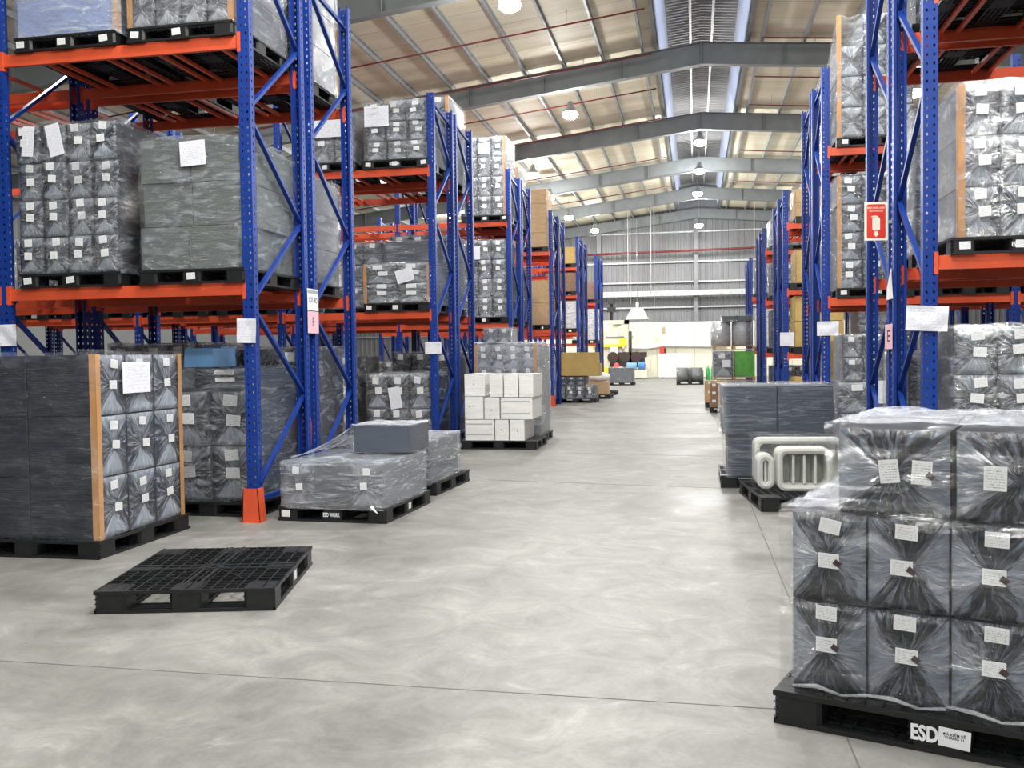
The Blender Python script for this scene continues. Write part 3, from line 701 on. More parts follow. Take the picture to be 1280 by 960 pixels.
tag(MB().box(-.12,.12,-.12,.12,.0,.56,0,.01,.01).build('carton','light_blue',None,False,(-4.33,9.86,0)),'pale blue box under the red bag','box')
# second left rack
rl(1,4.70,-4.85,False,1.05,1.2,.95,3,3,'s_grey','b_grey','silvery bagged boxes with a big white sheet, top shelf of second left rack',GL,labels=2,seed=13,jit=.04,sheet=(-.3,.72,.42,.34,0),plabels=(-1,0,1),esd=1)
rl(1,4.70,-6.10,False,1.1,1.2,.80,3,2,'s_grey','b_grey','grey bagged boxes with pink-white paper, inner top shelf of second left rack',GL,seed=14,jit=.03,sheet=(.1,.6,.7,.35,0),plabels=(0,1))
rl(1,2.33,-4.86,False,1.13,1.2,.66,2,2,'s_slate','b_slate','slate wrapped boxes between corner boards, middle shelf of second left rack',GL,boards='lr',sheet=(.15,.45,.30,.22,-.25),seed=15,labels=2,plabels=(-1,0))
load(-4.72,YL[1]+.62,2.33+PH+.68,.05,.80,.9,.36,1,2,'s_slate',None,'two grey slabs wrapped on top of the slate load, second left rack',None,seed=16)
rl(1,0,-4.86,False,1.1,1.2,1.15,3,2,'s_dark','b_navy','dark bagged boxes with paper sheet under the second left rack end bay',GL,labels=2,sheet=(-.05,.75,.2,.36,-.15),seed=17)
rl(1,0,-6.15,False,1.1,1.2,1.45,3,3,'s_dark','b_navy','dark bagged boxes under the second left rack, middle of its first bay',GL,seed=18)
rl(1,4.68,-4.90,True,1.15,1.22,1.42,3,3,'s_grey','b_grey','grey boxes between corner boards at the rear top of the second left rack',GL,labels=2,boards='lr',film='film_clear',seed=19)
rl(1,2.33,-4.90,True,1.1,1.2,1.3,3,3,'s_slate','b_slate','slate bagged boxes on the rear middle shelf of second left rack',GL,seed=20)
rl(1,0,-4.90,True,1.1,1.2,1.5,3,3,'s_dark','b_navy','dark wrapped boxes under the rear of the second left rack',GL,seed=21)
rl(1,2.33,-6.15,True,1.1,1.2,1.2,3,3,'s_grey','b_grey','grey bagged boxes on the rear inner shelf of second left rack',GL,seed=22)
for k,(xc,h) in enumerate([(-7.55,1.2),(-8.85,1.35),(-10.3,1.1),(-11.5,1.3)]):
    rl(1,2.33,xc,False,1.1,1.2,h,3,3,'s_slate','b_slate','slate wrapped load deep in the second left rack, number %s inward on the middle shelf'%['three','four','five','six'][k],GL,seed=23+k)
    rl(1,0,xc,False,1.1,1.2,h,3,3,'s_dark','b_navy','dark wrapped load on the floor deep under the second left rack, place %s inward'%['three','four','five','six'][k],GL,seed=33+k)
# third left rack
rl(2,4.70,-4.80,False,.98,1.2,1.82,3,4,'s_grey','b_grey','tall grey bagged stack with corner board on top of third left rack',GL,labels=2,boards='r',sheet=(0,1.55,.28,.24,0),seed=40,plabels=(0,1))
rl(2,2.33,-4.82,False,1.0,1.2,1.80,3,4,'s_slate','b_slate','tall dark wrapped stack on the middle shelf of third left rack',GL,labels=2,sheet=(-.2,1.5,.2,.3,0),seed=41,plabels=(0,))
rl(2,4.68,-4.85,True,1.1,1.2,1.4,3,3,'s_grey','b_grey','grey wrapped stack at the rear top of third left rack',GL,labels=2,boards='r',seed=42)
rl(2,2.33,-4.85,True,1.1,1.2,1.3,3,3,'s_grey','b_grey','grey wrapped stack on the rear middle shelf of third left rack',GL,seed=43)
rl(2,0,-4.85,True,1.1,1.2,1.5,3,3,'s_grey','b_grey','pale wrapped stack under the rear of third left rack',GL,seed=44,film='film_milky')
for k,xc in enumerate((-6.15,-7.55,-8.85,-10.3)):
    rl(2,2.33,xc,False,1.1,1.2,1.2,3,3,'s_slate','b_slate','slate wrapped load deep in the third left rack, place %s inward on middle shelf'%['two','three','four','five'][k],GL,seed=45+k)
    rl(2,0,xc,False,1.1,1.2,1.3,3,3,'s_dark','b_navy','dark wrapped load deep under the third left rack, place %s inward'%['two','three','four','five'][k],GL,seed=50+k)
# fourth left rack: cartons
def cartons(x,y,z,rz,W_,D_,H,nx,nz,m,label,group=None,film='film_clear',pal=True,**kw):
    if pal: pallet(x,y,z,rz,plabel(label),'pallets under wrapped loads')
    return load(x,y,z+(PH if pal else 0),rz,W_,D_,H,nx,nz,m,None,label,group,film=film,name='carton_stack',cat='cartons',**kw)
yc=YL[3]+D/2
cartons(-4.88,yc,4.68,0,1.05,1.15,1.75,1,4,'cardboard','tall kraft cartons on the top shelf of fourth left rack',seed=60)
cartons(-4.86,yc,2.33,0,1.15,1.15,1.35,2,2,'cardboard','kraft cartons under shiny film on the middle shelf of fourth left rack',seed=61)
pal_load(-4.86,yc,0,0,1.1,1.2,1.5,2,3,'s_white',None,'white wrapped stack on the floor under fourth left rack',GL,seed=62)
cartons(-4.85,YL[4]+D/2,4.78,0,1.0,1.1,.62,1,1,'carton_yellow','single yellow carton on the top shelf of fifth left rack',seed=63,film=None)
cartons(-4.85,YL[4]+D/2,3.75,0,1.0,1.1,.7,2,2,'carton_dark','dark brown cartons on the second shelf of fifth left rack',seed=64)
pal_load(-4.85,YL[4]+D/2,2.38,0,1.1,1.2,1.0,3,1,'s_white',None,'pale wrapped rolls on the low shelf of fifth left rack',GL,seed=65,film='film_milky')
cartons(-4.85,YL[4]+D/2,0,0,1.0,1.1,1.4,2,2,'carton_dark','brown cartons on the floor under fifth left rack',seed=66)
cartons(-4.75,YL[5]+D/2,3.81,0,.95,1.1,.75,2,3,'carton_dark','small brown cartons on the top shelf of farthest left rack',seed=67)
pal_load(-4.75,YL[5]+D/2,2.03,0,1.05,1.2,1.35,2,1,'s_white',None,'white and blue wrapped rolls on the low shelf of farthest left rack',GL,seed=68,film='film_milky')
pal_load(-4.75,YL[5]+D/2,0,0,1.05,1.2,1.2,2,2,'s_grey',None,'grey wrapped stack on the floor under farthest left rack',GL,seed=69)

# right racks
rr_(0,2.40,2.72,False,.98,1.22,1.30,3,3,'s_slate','b_slate','tall slate boxes with corner board on the middle shelf, nearest right rack',GR,labels=2,boards='l',plabels=(-1,0),esd=1,seed=70,sheet=(.42,.95,.24,.3,.05))
rr_(0,2.40,3.95,False,1.1,1.22,1.30,3,3,'s_slate','b_slate','slate boxes deeper on the middle shelf, nearest right rack',GR,seed=71)
rr_(0,4.70,2.75,False,1.1,1.22,1.3,3,3,'s_grey','b_grey','grey wrapped boxes on the top shelf, nearest right rack front',GR,seed=72)
rr_(0,4.70,3.98,False,1.1,1.22,1.3,3,3,'s_grey','b_grey','grey wrapped boxes deeper on the top shelf, nearest right rack',GR,seed=73)
rr_(0,2.40,2.72,True,1.05,1.22,1.45,3,3,'s_grey','b_grey','grey crumpled load on the rear middle shelf, nearest right rack',GR,seed=74,film='film_milky')
rr_(0,2.40,3.98,True,1.1,1.22,1.75,4,4,'s_grey','b_grey','silvery bagged boxes on the rear middle shelf, nearest right rack inner side',GR,seed=75,film='film_milky',boards='l')
rr_(0,4.70,2.72,True,1.05,1.22,1.6,3,4,'s_grey','b_grey','grey wrapped load on the rear top shelf, nearest right rack',GR,seed=76)
rr_(0,0,2.72,False,1.08,1.22,1.64,3,4,'s_navy','b_slate','bagged dark boxes on the floor under the nearest right rack',GR,labels=2,seed=77)
rr_(0,0,2.66,True,1.05,1.22,1.40,2,3,'s_slate','b_slate','wrapped slate block on the floor behind, under the nearest right rack rear',GR,seed=78,labels=2)
rr_(1,2.40,2.72,False,1.08,1.22,1.72,3,4,'s_slate','b_slate','leaning wrapped boxes with corner board, middle shelf of second right rack',GR,labels=2,boards='l',plabels=(-1,),seed=79,jit=.02,esd=1)
rr_(1,4.70,2.72,False,1.08,1.22,1.85,3,4,'s_grey','b_grey','tall tapering silvery load on the top shelf of second right rack',GR,labels=0,boards='l',plabels=(-1,),seed=80,taper=True,jit=.01,drop=((0,3),))
rr_(1,0,2.72,False,1.1,1.22,.95,2,2,'s_slate','b_slate','slate wrapped boxes on the floor under second right rack',GR,seed=81,sheet=(.0,.8,.3,.35,0))
load(2.72,YR[1]+.6,PH+.97,0,.9,1.0,.72,3,2,'s_grey','b_grey','crumpled wrapped trays on top of the slate boxes, second right rack',None,seed=82,jit=.03)
rr_(1,2.40,2.72,True,1.1,1.22,1.5,3,3,'s_grey','b_grey','grey wrapped load on the rear middle shelf, second right rack',GR,seed=83)
rr_(1,4.70,2.72,True,1.1,1.22,1.4,3,3,'s_grey','b_grey','grey wrapped load on the rear top shelf, second right rack',GR,seed=84)
cartons(2.8,YR[1]+D*1.5+.17,0,0,1.1,1.1,1.6,2,3,'carton_yellow','yellow cartons on the floor behind, second right rack rear',seed=85)
for k,xc in enumerate((4.05,5.4,6.65)):
    rr_(1,2.40,xc,False,1.1,1.22,1.6,3,4,'s_grey','b_grey','silvery bagged stack deeper in second right rack, %s inward'%['second','third','fourth'][k],GR,seed=86+k,film='film_milky')
    rr_(1,0,xc,False,1.1,1.22,1.4,3,3,'s_slate','b_slate','slate floor stack deeper under second right rack, %s inward'%['second','third','fourth'][k],GR,seed=96+k)
y3=YR[2]+D/2
cartons(2.78,y3,4.42,0,1.15,1.1,.62,1,2,'cardboard','pale cartons on the top shelf of third right rack',seed=100)
cartons(2.62,y3,2.95,0,.8,1.1,.75,1,1,'carton_yellow','yellow carton on the third shelf of third right rack',seed=101)
cartons(2.72,y3,1.53,0,1.05,1.1,1.15,2,2,'carton_yellow','yellow cartons on the second shelf of third right rack',seed=102,film=None)
cartons(2.72,y3,0,0,1.05,1.1,.85,2,2,'carton_yellow','yellow cartons on the floor under third right rack',seed=103,film=None)
for k,z in enumerate((1.53,2.95,4.42)): pal_load(4.1,y3,z,0,1.1,1.2,.95,3,2,'s_grey','b_grey','grey wrapped load inward on shelf %s of third right rack'%['one','two','three'][k],GR,seed=104+k)
y4=YR[3]+D/2
pal_load(2.72,y4,4.5,0,1.05,1.2,.75,4,1,'s_grey','b_grey','row of silvery rolls on the top shelf of fourth right rack',GR,seed=110,film='film_milky')
pal_load(2.72,y4,3.05,0,1.05,1.2,.9,3,2,'s_grey','b_grey','silvery wrapped boxes on the third shelf of fourth right rack',GR,seed=111)
pal_load(2.72,y4,1.53,0,1.05,1.2,1.1,3,2,'s_dark','b_navy','dark wrapped boxes on the second shelf of fourth right rack',GR,seed=112)
pal_load(2.72,y4,0,0,1.05,1.2,1.0,3,2,'s_dark','b_navy','dark wrapped boxes on the floor under fourth right rack',GR,seed=113)
y5=YR[4]+D/2
pal_load(2.72,y5,3.52,0,1.05,1.2,.9,2,1,'s_grey','b_grey','silvery rolls on the top shelf of farthest right rack',GR,seed=114)
pal_load(2.72,y5,1.6,0,1.05,1.2,1.4,2,2,'s_white',None,'white bulging wrapped load in the farthest right rack',GR,seed=115,film='film_milky')

# ------------------------------------------------------------------ floor loads
# left foreground block with corner boards (bag ends face the aisle)
pallet(-5.36,7.33,0,math.pi/2,'black plastic pallet under the large dark block at the left foreground','pallets under wrapped loads',0,(),False,1.22,1.05)
LF=load(-5.34,7.32,PH,math.pi/2,1.24,1.26,1.50,3,3,'s_navy','b_slate','large dark navy block with brown corner boards at the left edge of the floor',GF,film='film_clear',boards='lr',labels=2,sheet=(-.12,1.30,.40,.26,0),seed=120,ny=2,lab=(.24,.14))
# empty pallet
pallet(-3.31,5.97,0,.225,'empty black plastic pallet lying alone on the concrete floor',None,0,(),True)
# ESD pallet with low load
er=-.05
pallet(-3.42,9.12,0,er,'black plastic pallet lettered ESD WORK under the low wrapped load','pallets under wrapped loads',1,(-1,),True)
load(-3.42,9.10,PH,er,1.04,1.22,.42,3,1,'s_slate','b_slate','low wrapped slate load on the lettered pallet by the corner post',GF,labels=2,seed=121,film='film_milky',drop=((1,0),),lab=(.2,.16))
ch=obj('box',plain_block('s_slate'),bpy.data.objects['wrapped_load'] if False else None); bpy.data.objects.remove(ch)
lt=load(-3.17,9.50,PH+.46,er,.62,.62,.27,1,1,'s_slate',None,'loose slate block bulging on top of the low wrapped load',None,seed=122,film='film_clear')
mb=MB(); nn=22
for i in range(nn+1):
    for j in range(nn+1):
        a=i/nn; b_=j/nn
        lo=Vector((-.78,-.85+1.3*b_,-.01)); hi=Vector((-.31+.62*0,-.31+.62*b_,.275)); p=lo.lerp(hi,a); p.z+=-.05*math.sin(a*math.pi)+.025*noise.noise(Vector((a*3,b_*14,2)))
        mb.v.append(tuple(p))
for i in range(nn):
    for j in range(nn): q=i*(nn+1)+j; mb.f.append((q,q+nn+1,q+nn+2,q+1)); mb.m.append(0)
for i in range(nn+1):
    for j in range(nn+1):
        a=i/nn; b_=j/nn; mb.v.append((-.32+.64*a,-.33+.66*b_,.285+.02*noise.noise(Vector((a*5,b_*9,7)))))
k0=(nn+1)**2
for i in range(nn):
    for j in range(nn): q=k0+i*(nn+1)+j; mb.f.append((q,q+nn+1,q+nn+2,q+1)); mb.m.append(0)
mb.build('film_sheet','film_white',lt,True)
pallet(-3.42,10.9,0,-.06,'black plastic pallet behind the lettered one, film tail at its corner','pallets under wrapped loads',1)
load(-3.46,10.75,PH,-.06,1.05,1.1,.50,3,1,'s_slate','b_slate','second low wrapped load just behind the lettered pallet load',GF,labels=1,seed=123,film='film_milky')
# white foam boxes
wx,wy=-3.25,15.9
pallet(wx,wy,0,math.pi/2,'black plastic pallet under the bright white boxes','pallets under wrapped loads')
GW='white foam boxes on the floor pallet'
wl=thing('wrapped_load','bright white foam boxes stacked in steps in front of a wrapped grey load','wrapped boxes',(wx,wy,PH),0,GF)
wb={}
def wbox(x0,x1,z0,z1,n):
    b=obj('box',plain_block('s_white'),wl,((x0+x1)/2-wx,-.08,z0-PH),0,(x1-x0-.01,.95,z1-z0-.008))
    for k in range(1,n): pass
    dd=MB()
    for k in range(1,n):
        z=k/n; dd.box(-.5,.5,-.506,-.5,z-.01,z+.006)
    return b
wbox(-3.83,-3.32,.15,.51,2); wbox(-3.31,-3.07,.15,.51,4); wbox(-3.06,-2.80,.15,.51,4)
wbox(-3.83,-3.50,.51,.90,4); wbox(-3.49,-3.22,.51,.88,4); wbox(-3.21,-2.66,.51,.88,3)
wbox(-3.83,-3.47,.90,1.28,4); wbox(-3.40,-3.16,.88,1.27,4); wbox(-3.15,-2.90,.88,1.27,4); wbox(-2.89,-2.64,.88,1.27,4)
slotm=MB()
for k in range(22): slotm.box(-.5+k/22,-.5+k/22+.02,-.5,.5,0,1)
slotm=slotm.mesh('slot_row','ink')
for x0,x1,z in ((-3.80,-3.35,.42),(-3.80,-3.35,.24),(-3.17,-2.70,.80),(-3.17,-2.70,.60)): obj('slot_row',slotm,wl,((x0+x1)/2-wx,-.557,z-PH),0,(x1-x0,.004,.014))
for x,z in ((-3.66,1.1),(-3.74,.72),(-3.36,.66),(-3.2,.33),(-2.92,.31)): obj('dot',PL['seal'],wl,(x-wx,-.557,z-PH),0,(.018,.003,.018))
obj('stretch_film',FILM['film_clear'][1],wl,(.02,-.06,0),0,(1.26,1.06,.80))
pal_load(-3.33,17.15,0,math.pi/2,1.1,1.2,1.62,2,3,'s_grey',None,'grey wrapped load between corner boards behind the white boxes',GF,seed=125,film='film_milky',boards='')
FLX=load(-3.36,16.72,.95,0,1.12,.28,.82,4,2,'s_slate','b_slate','silvery bag ends of boxes showing above the white boxes',None,labels=2,boards='lr',seed=126,film='film')
crumple(MB(),-.60,.60,-.16,.75,.84,.03,4).build('film_top','film_white',FLX,True)
load(-3.55,17.1,1.80,0,.5,.6,.28,2,1,'s_grey','b_grey','small crumpled bundle on top of the load behind the white boxes',None,seed=127)
# low load with open yellow carton
pallet(-3.78,30.5,0,math.pi/2,'black plastic pallet under the low silvery load by fourth left rack','pallets under wrapped loads',1)
load(-3.80,30.5,PH,0,1.25,1.1,.40,4,1,'s_grey','b_slate','low silvery load of bagged boxes by the fourth left rack',GF,labels=2,seed=128)
load(-3.92,30.5,PH+.44,0,.9,1.0,.26,3,1,'s_grey','b_slate','upper tier of bagged boxes under the open yellow carton',None,labels=1,seed=129)
oc=thing('open_carton','large open yellow cardboard box on the low silvery load','carton',(-3.68,30.45,PH+.72))
MB().box(-.68,.68,-.5,-.49,0,.40).box(-.68,.68,.49,.5,0,.40).box(-.68,-.67,-.5,.5,0,.4).box(.67,.68,-.5,.5,0,.4).box(-.68,.68,-.5,.5,0,.01).build('body','carton_yellow',oc)
MB().bar((-.68,-.495,.58),(.68,-.495,.58),.36,.008,0,(0,1,0)).build('flap','carton_yellow',oc)
MB().bar((-.675,0,.40),(-.9,0,.62),.008,1.0,0,(0,1,0)).build('flap','carton_yellow',oc)
cartons(-3.45,33.1,0,0,.9,.9,.45,2,2,'cardboard','kraft cartons on a floor pallet past the open yellow carton',seed=130)
tag(MB().lathe([(.30,0),(.42,.08),(.40,.22),(.2,.30),(.02,.32)],16).build('plastic_bag','white_paint',None,True,(-3.35,33.1,PH+.47)),'white bag lying on the kraft cartons past the open yellow carton','bag')
pallet(-3.5,36,0,0,'low empty black pallet by the fifth left rack',None)
pal_load(-3.55,46.4,0,math.pi/2,1.15,1.2,.72,2,1,'s_grey',None,'far wrapped grey load on the floor before the machine',GF,seed=131,film='film')
# rolls on pallet (far middle)
pallet(-.24,46.6,0,math.pi/2,'black plastic pallet under the two dark rolls in mid aisle',None,0,())
for dx in (-.33,.33):
    t=thing('film_roll','dark wrapped drum-like roll on a pallet, %s one of the two in the far aisle'%('left' if dx<0 else 'right'),'roll',(-.24+dx,46.4,PH))
    MB().lathe([(.30,0),(.32,.02),(.32,.66),(.30,.68),(.08,.68)],24).build('roll_body','s_dark' if dx<0 else 's_dark',t,True); MB().lathe([(.325,.0),(.327,.3),(.325,.67)],24).build('stretch_film','film',t,True)
# right floor: grey slab block
pallet(.94,11.75,0,math.pi/2,'black plastic pallet under the smooth slate block on the right floor','pallets under wrapped loads',0,(),False,1,.93)
load(.95,11.72,PH,0,1.16,1.1,.48,2,1,'s_slate',None,'lower half of the smooth slate block, right floor, on its pallet',GF,seed=132,film='film')
load(.93,11.70,PH+.49,0,1.24,1.12,.56,2,1,'s_slate',None,'upper half of the smooth slate block with bright film streaks, right floor',GF,seed=133,film='film')
# trays
pallet(1.12,10.25,0,.12,'black plastic pallet under the grey-white trays, right floor','pallets under wrapped loads')
def tray(x,y,z,rz,w,h,d,label):
    t=thing('packing_tray',label,'tray',(x,y,z),rz,'grey-white trays on the right floor pallet')
    def rrect(w,h,r,y,k=6):
        out=[]
        for cx,cz,a0 in ((w/2-r,h-r,0),(-w/2+r,h-r,90),(-w/2+r,r,180),(w/2-r,r,270)):
            for i in range(k+1):
                a=math.radians(a0+90*i/k); out.append((cx+r*math.cos(a),y,cz+r*math.sin(a)))
        return out
    mb=MB(); rings=[]
    for (ww,hh,r,y_,zo) in ((w,h,.08,d/2,0),(w,h,.08,-d/2,0),(w-.05,h-.05,.065,-d/2-.008,.025),(w-.11,h-.11,.05,-d/2+.004,.055),(w-.13,h-.13,.045,d/2-.05,.065)):
        n=len(mb.v); mb.v+=[(a,b,c+zo) for a,b,c in rrect(ww,hh,r,y_)]; rings.append(n)
    k=28
    for a,b in zip(rings,rings[1:]):
        for i in range(k): mb.f.append((a+i,a+(i+1)%k,b+(i+1)%k,b+i)); mb.m.append(0)
    mb.f.append(tuple(rings[-1]+i for i in range(k))); mb.m.append(0); mb.f.append(tuple(rings[0]+i for i in reversed(range(k)))); mb.m.append(0)
    mb.build('tray_body','tray',t)
    for q in (-.2,0,.2): MB().box(q*w-.012,q*w+.012,-d/2+.03,d/2-.05,.07,h-.07).build('rib','tray',t)
    obj('stretch_film',FILM['film_clear'][R.randrange(3)],t,(0,0,0),0,(w+.04,d+.05,h+.03))
tray(1.10,10.62,PH,.05,.95,.50,.26,'largest grey-white tray standing upright at the back of the trio')
tray(1.10,10.18,PH,.05,.55,.44,.30,'smaller grey-white tray standing in front of the largest one')
tray(.72,10.30,PH,.05,.18,.36,.28,'narrow grey-white tray standing at the left of the trio')
# foreground right stack, rotated
A=-math.radians(20.5); U=Vector((math.cos(A),math.sin(A),0)); V=Vector((-math.sin(A),math.cos(A),0))
O=Vector((.315,4.11,0)); C=O+U*.655+V*.57
fp=thing('plastic_pallet','large black pallet lettered ESD under the bagged boxes in the right foreground','pallet',C,A,None)
pd=obj('deck',DM,fp,(0,0,0),math.pi/2); obj('bottom_deck',BM,fp,(0,0,0),math.pi/2)
for ix in (-1,0,1):
    for iy in (-1,0,1):
        ft=obj('foot',FM,fp,(ix*(.55),iy*(.465),0),0,(1.15 if ix==0 else 1,1,1))
        if ix==0 and iy==-1:
            obj('lettering',ESD3,ft,(-.045,-.1,.072),0,None,FRONT)
            lb=label_plate(ft,'paper_label',(.050,-.1,.075),.10,.075,0,.05,'paper')
            obj('lettering',text_mesh('ĐÃ KIỂM KÊ\nTHÁNG 11',.0145,.9,'ink',.0003,.0002),ft,(.050,-.1013,.082),0,None,(math.pi/2,.0,0))
fs=thing('wrapped_load','bagged dark boxes stacked three high in the right foreground','wrapped boxes',C+Vector((0,0,PH)),A,GF)
bwid=.315; x0=-.655+.058; yf=-.57+.095; dep=1.02
def fbox(xa,xb,z0,z1,var,labs,ya=0,dd=dep):
    b=obj('box',get_box('s_navy','b_navy_h',var),fs,((xa+xb)/2,yf+ya+dd/2,z0),0,(xb-xa-.008,dd,z1-z0-.006))
    w,h=xb-xa,z1-z0
    for q,(px,pz,lw,lh,ang) in enumerate(labs):
        obj('paper_label',PL['label'],fs,((xa+xb)/2+px*w,yf+ya-.042,z0+pz*h),0,(lw,.0015,lh),(0,ang,0))
        if q==1: obj('seal',PL['seal'],fs,((xa+xb)/2+px*w+lw*.42,yf+ya-.045,z0+pz*h-lh*.12),0,(.03,.0015,.024),(0,.6,0))
    # loose folds of the clear bag: two gusset triangles lying on the end
    for s in (-1,1):
        tip=.04*R.uniform(-1,1); mb=MB(); c_=(xa+xb)/2
        apex=(c_+s*w*R.uniform(.02,.10),yf+ya-.036,z0+h*(.5+tip)); p1=(c_+s*w*.485,yf+ya-.008,z0+h*.97); p2=(c_+s*w*.485,yf+ya-.008,z0+h*.03)
        pts=[];nn=10
        for i in range(nn+1):
            for j in range(nn+1):
                a=i/nn; bb=j/nn; p=Vector(apex)*(1-a)+(Vector(p1)*(1-bb)+Vector(p2)*bb)*a
                p.y-=abs(noise.noise(Vector((a*1.5,bb*7,var*3.3+s+xa*9))))*.022*a; mb.v.append(tuple(p))
        for i in range(nn):
            for j in range(nn):
                q=i*(nn+1)+j; mb.f.append((q,q+1,q+nn+2,q+nn+1)); mb.m.append(0)
        mb.build('bag_fold','film_fold',fs,True)
H1=.385
for c in range(4):
    xa=x0+c*bwid
    fbox(xa,xa+bwid,0,H1,c,[((.0,-.02,.03,0)[c],.90,.085,.06,.03),(.0,.55,.085,.062,.02)])
    fbox(xa,xa+bwid,H1,2*H1,(c+2)%5,[((.05,0,.03,0)[c],.86,.085,.06,(.18,.05,.02,0)[c]),((.03,-.06,.0,0)[c],.48,.085,.062,.02)])
fbox(x0+.195,x0+.635,2*H1,2*H1+.365,1,[(-.18+.16,.52,.075,.095,-.12),(.26,.52,.075,.095,.05)])
fbox(x0+.645,x0+1.10,2*H1,2*H1+.365,3,[(-.18,.50,.08,.095,.02),(.18,.54,.08,.095,0)])
fm1=FILM['film'][0]; fm2=FILM['film_milky'][1]
obj('stretch_film',FILM['film_clear'][1],fs,(x0+.63,yf+dep/2,-.01),0,(1.36,dep+.10,2*H1+.015))
obj('stretch_film',FILM['film_clear'][2],fs,(x0+.65,yf+dep/2,2*H1-.01),0,(1.00,dep+.10,.39))
tp=MB()
crumple(MB(),x0+.17,x0+.64,yf-.02,yf+dep,2*H1+.375,.018,3).build('film_top','film_milky',fs,True)
crumple(MB(),x0+.64,x0+1.12,yf-.02,yf+dep,2*H1+.375,.018,5).build('film_top','film_milky',fs,True)
crumple(MB(),x0-.01,x0+.20,yf-.02,yf+dep,2*H1+.01,.018,8).build('film_top','film_milky',fs,True)
for k in range(4):
    xa=x0+.02+k*.3
    MB().tube([(xa,yf-.055,.02+.01*k),(xa+.1,yf-.058,.035),(xa+.2,yf-.055,.012),(xa+.3,yf-.056,.03)],[.006,.010,.005,.008],6).build('film_edge','film_white',fs,True)
# right far: mixed stack with green carton on timber pallets
def wood_pallet(x,y,z,label,W_=1.25,D_=1.0):
    t=thing('wooden_pallet',label,'pallet',(x,y,z),0,'timber pallets by the right racks')
    for i in range(6):
        a=-W_/2+.0; yb=-D_/2+i*(D_-.1)/5; MB().box(-W_/2,W_/2,yb,yb+.1,.095,.12).build('deck_board','wood',t)
    for i in range(3):
        xb=-W_/2+i*(W_-.09)/2; MB().box(xb,xb+.09,-D_/2,D_/2,.02,.095).build('stringer','wood',t)
    for yb in (-D_/2,D_/2-.1): MB().box(-W_/2,W_/2,yb,yb+.1,0,.02).build('bottom_board','wood',t)
gx,gy=1.17,29.6
pal_load(gx,gy+.1,0,math.pi/2,1.1,1.2,.52,2,1,'s_dark',None,'low dark wrapped load under the timber pallet stack, right side',GF,seed=140)
wood_pallet(gx,gy,PH+.56,'timber pallet carrying the green carton, right side')
load(gx-.33,gy,PH+.68,0,.60,.95,.78,1,1,'s_grey','b_grey','dark wrapped carton beside the green carton on the timber pallet',None,seed=141,sheet=(.1,.4,.25,.22,0))
load(gx+.31,gy,PH+.68,0,.60,.95,.78,1,1,'green',None,'bright green wrapped carton on the timber pallet',None,seed=142,film='film_clear')
wood_pallet(gx,gy,PH+1.50,'upper timber pallet carrying silvery rolls above the green carton')
for k,dx in enumerate((-.38,.25)):
    t=thing('wrapped_roll','silvery wrapped roll on the upper timber pallet, %s one'%('left' if k==0 else 'right'),'roll',(gx+dx,gy,PH+1.62))
    MB().lathe([(.28,0),(.30,.02),(.30,.70),(.28,.72),(.05,.72)],22).build('roll_body','galv',t,True); MB().lathe([(.31,.0),(.315,.4),(.30,.74)],22).build('stretch_film','film_milky',t,True)
load(gx+.1,gy,PH+2.37,0,.9,.7,.16,2,1,'s_grey',None,'flat crumpled bundle on top of the silvery rolls',None,seed=143)
# small carton stacks right aisle
def carton(x,y,z,w,d,h,m,label,group='loose cartons by the right racks'):
    t=thing('carton',label,'carton',(x,y,z),0,group)
    MB().box(-w/2,w/2,-d/2,d/2,0,h).build('body',m,t)
    MB().box(-.03,.03,-d/2-.001,d/2+.001,h-.0,h+.001).build('tape','paper',t)
    label_plate(t,'paper_label',(-w*.28,-d/2-.001,h*.75),.09,.07)
pallet(.66,25.3,0,0,'small black pallet under the brown cartons at the right of the aisle',None,0,(),False,.5,.6)
carton(.60,25.15,PH,.42,.4,.21,'carton_dark','brown carton at the bottom of the small aisle stack')
carton(.60,25.15,PH+.212,.42,.4,.21,'carton_dark','brown carton in the middle of the small aisle stack')
carton(.60,25.15,PH+.424,.42,.4,.20,'carton_dark','brown carton topmost of the small aisle stack')
pallet(.62,27.6,0,0,'black pallet under the kraft carton behind the brown stack',None,0,(),False,.6,.7)
carton(.58,27.5,PH,.62,.6,.40,'cardboard','kraft carton behind the brown aisle stack')
carton(.58,27.5,PH+.402,.62,.6,.22,'cardboard','flat kraft carton on top of the kraft carton behind the brown stack')

# ------------------------------------------------------------------ machine area at the far end
mc=thing('winding_machine','cream and yellow machine with three black rollers at the far wall','machine',(-4.0,58.2,.0))
MB().box(-2.2,-1.9,-.3,.3,0,3.6).box(-.25,.0,-.3,.3,0,3.6).box(-2.2,0,-.3,.3,3.35,3.6).bar((-1.75,0,2.4),(-.7,0,3.4),.2,.2).bar((-1.75,0,2.7),(-.4,0,3.45),.12,.2).build('gantry','machine',mc)
MB().box(-2.4,-.2,-.45,-.3,1.95,2.12).box(-.55,-.15,-.46,-.3,2.0,2.5).build('guard_rail','yellow',mc)
MB().box(-2.1,-.4,-.2,.2,1.2,1.95).build('cabinet','machine',mc)
MB().box(-1.4,1.15,-.5,.4,.0,.55).box(-1.5,-1.1,-.5,.4,.4,1.25).box(1.0,1.3,-.5,.4,.4,1.3).build('base','machine',mc)
for k in range(3):
    MB().tube([(-.95+k*.72,-.62,1.32),(-.95+k*.72,-.1,1.32)],.33,18).build('roller','rust',mc,False)
    MB().tube([(-.95+k*.72,-.66,.88),(-.95+k*.72,-.1,.88)],.2,14).build('spindle','black',mc,False)
MB().box(-1.1,1.1,-.4,.3,.8,1.62).build('roller_frame','rust',mc)
MB().box(.05,.18,-.4,.3,0,2.9).build('mast','black',mc)
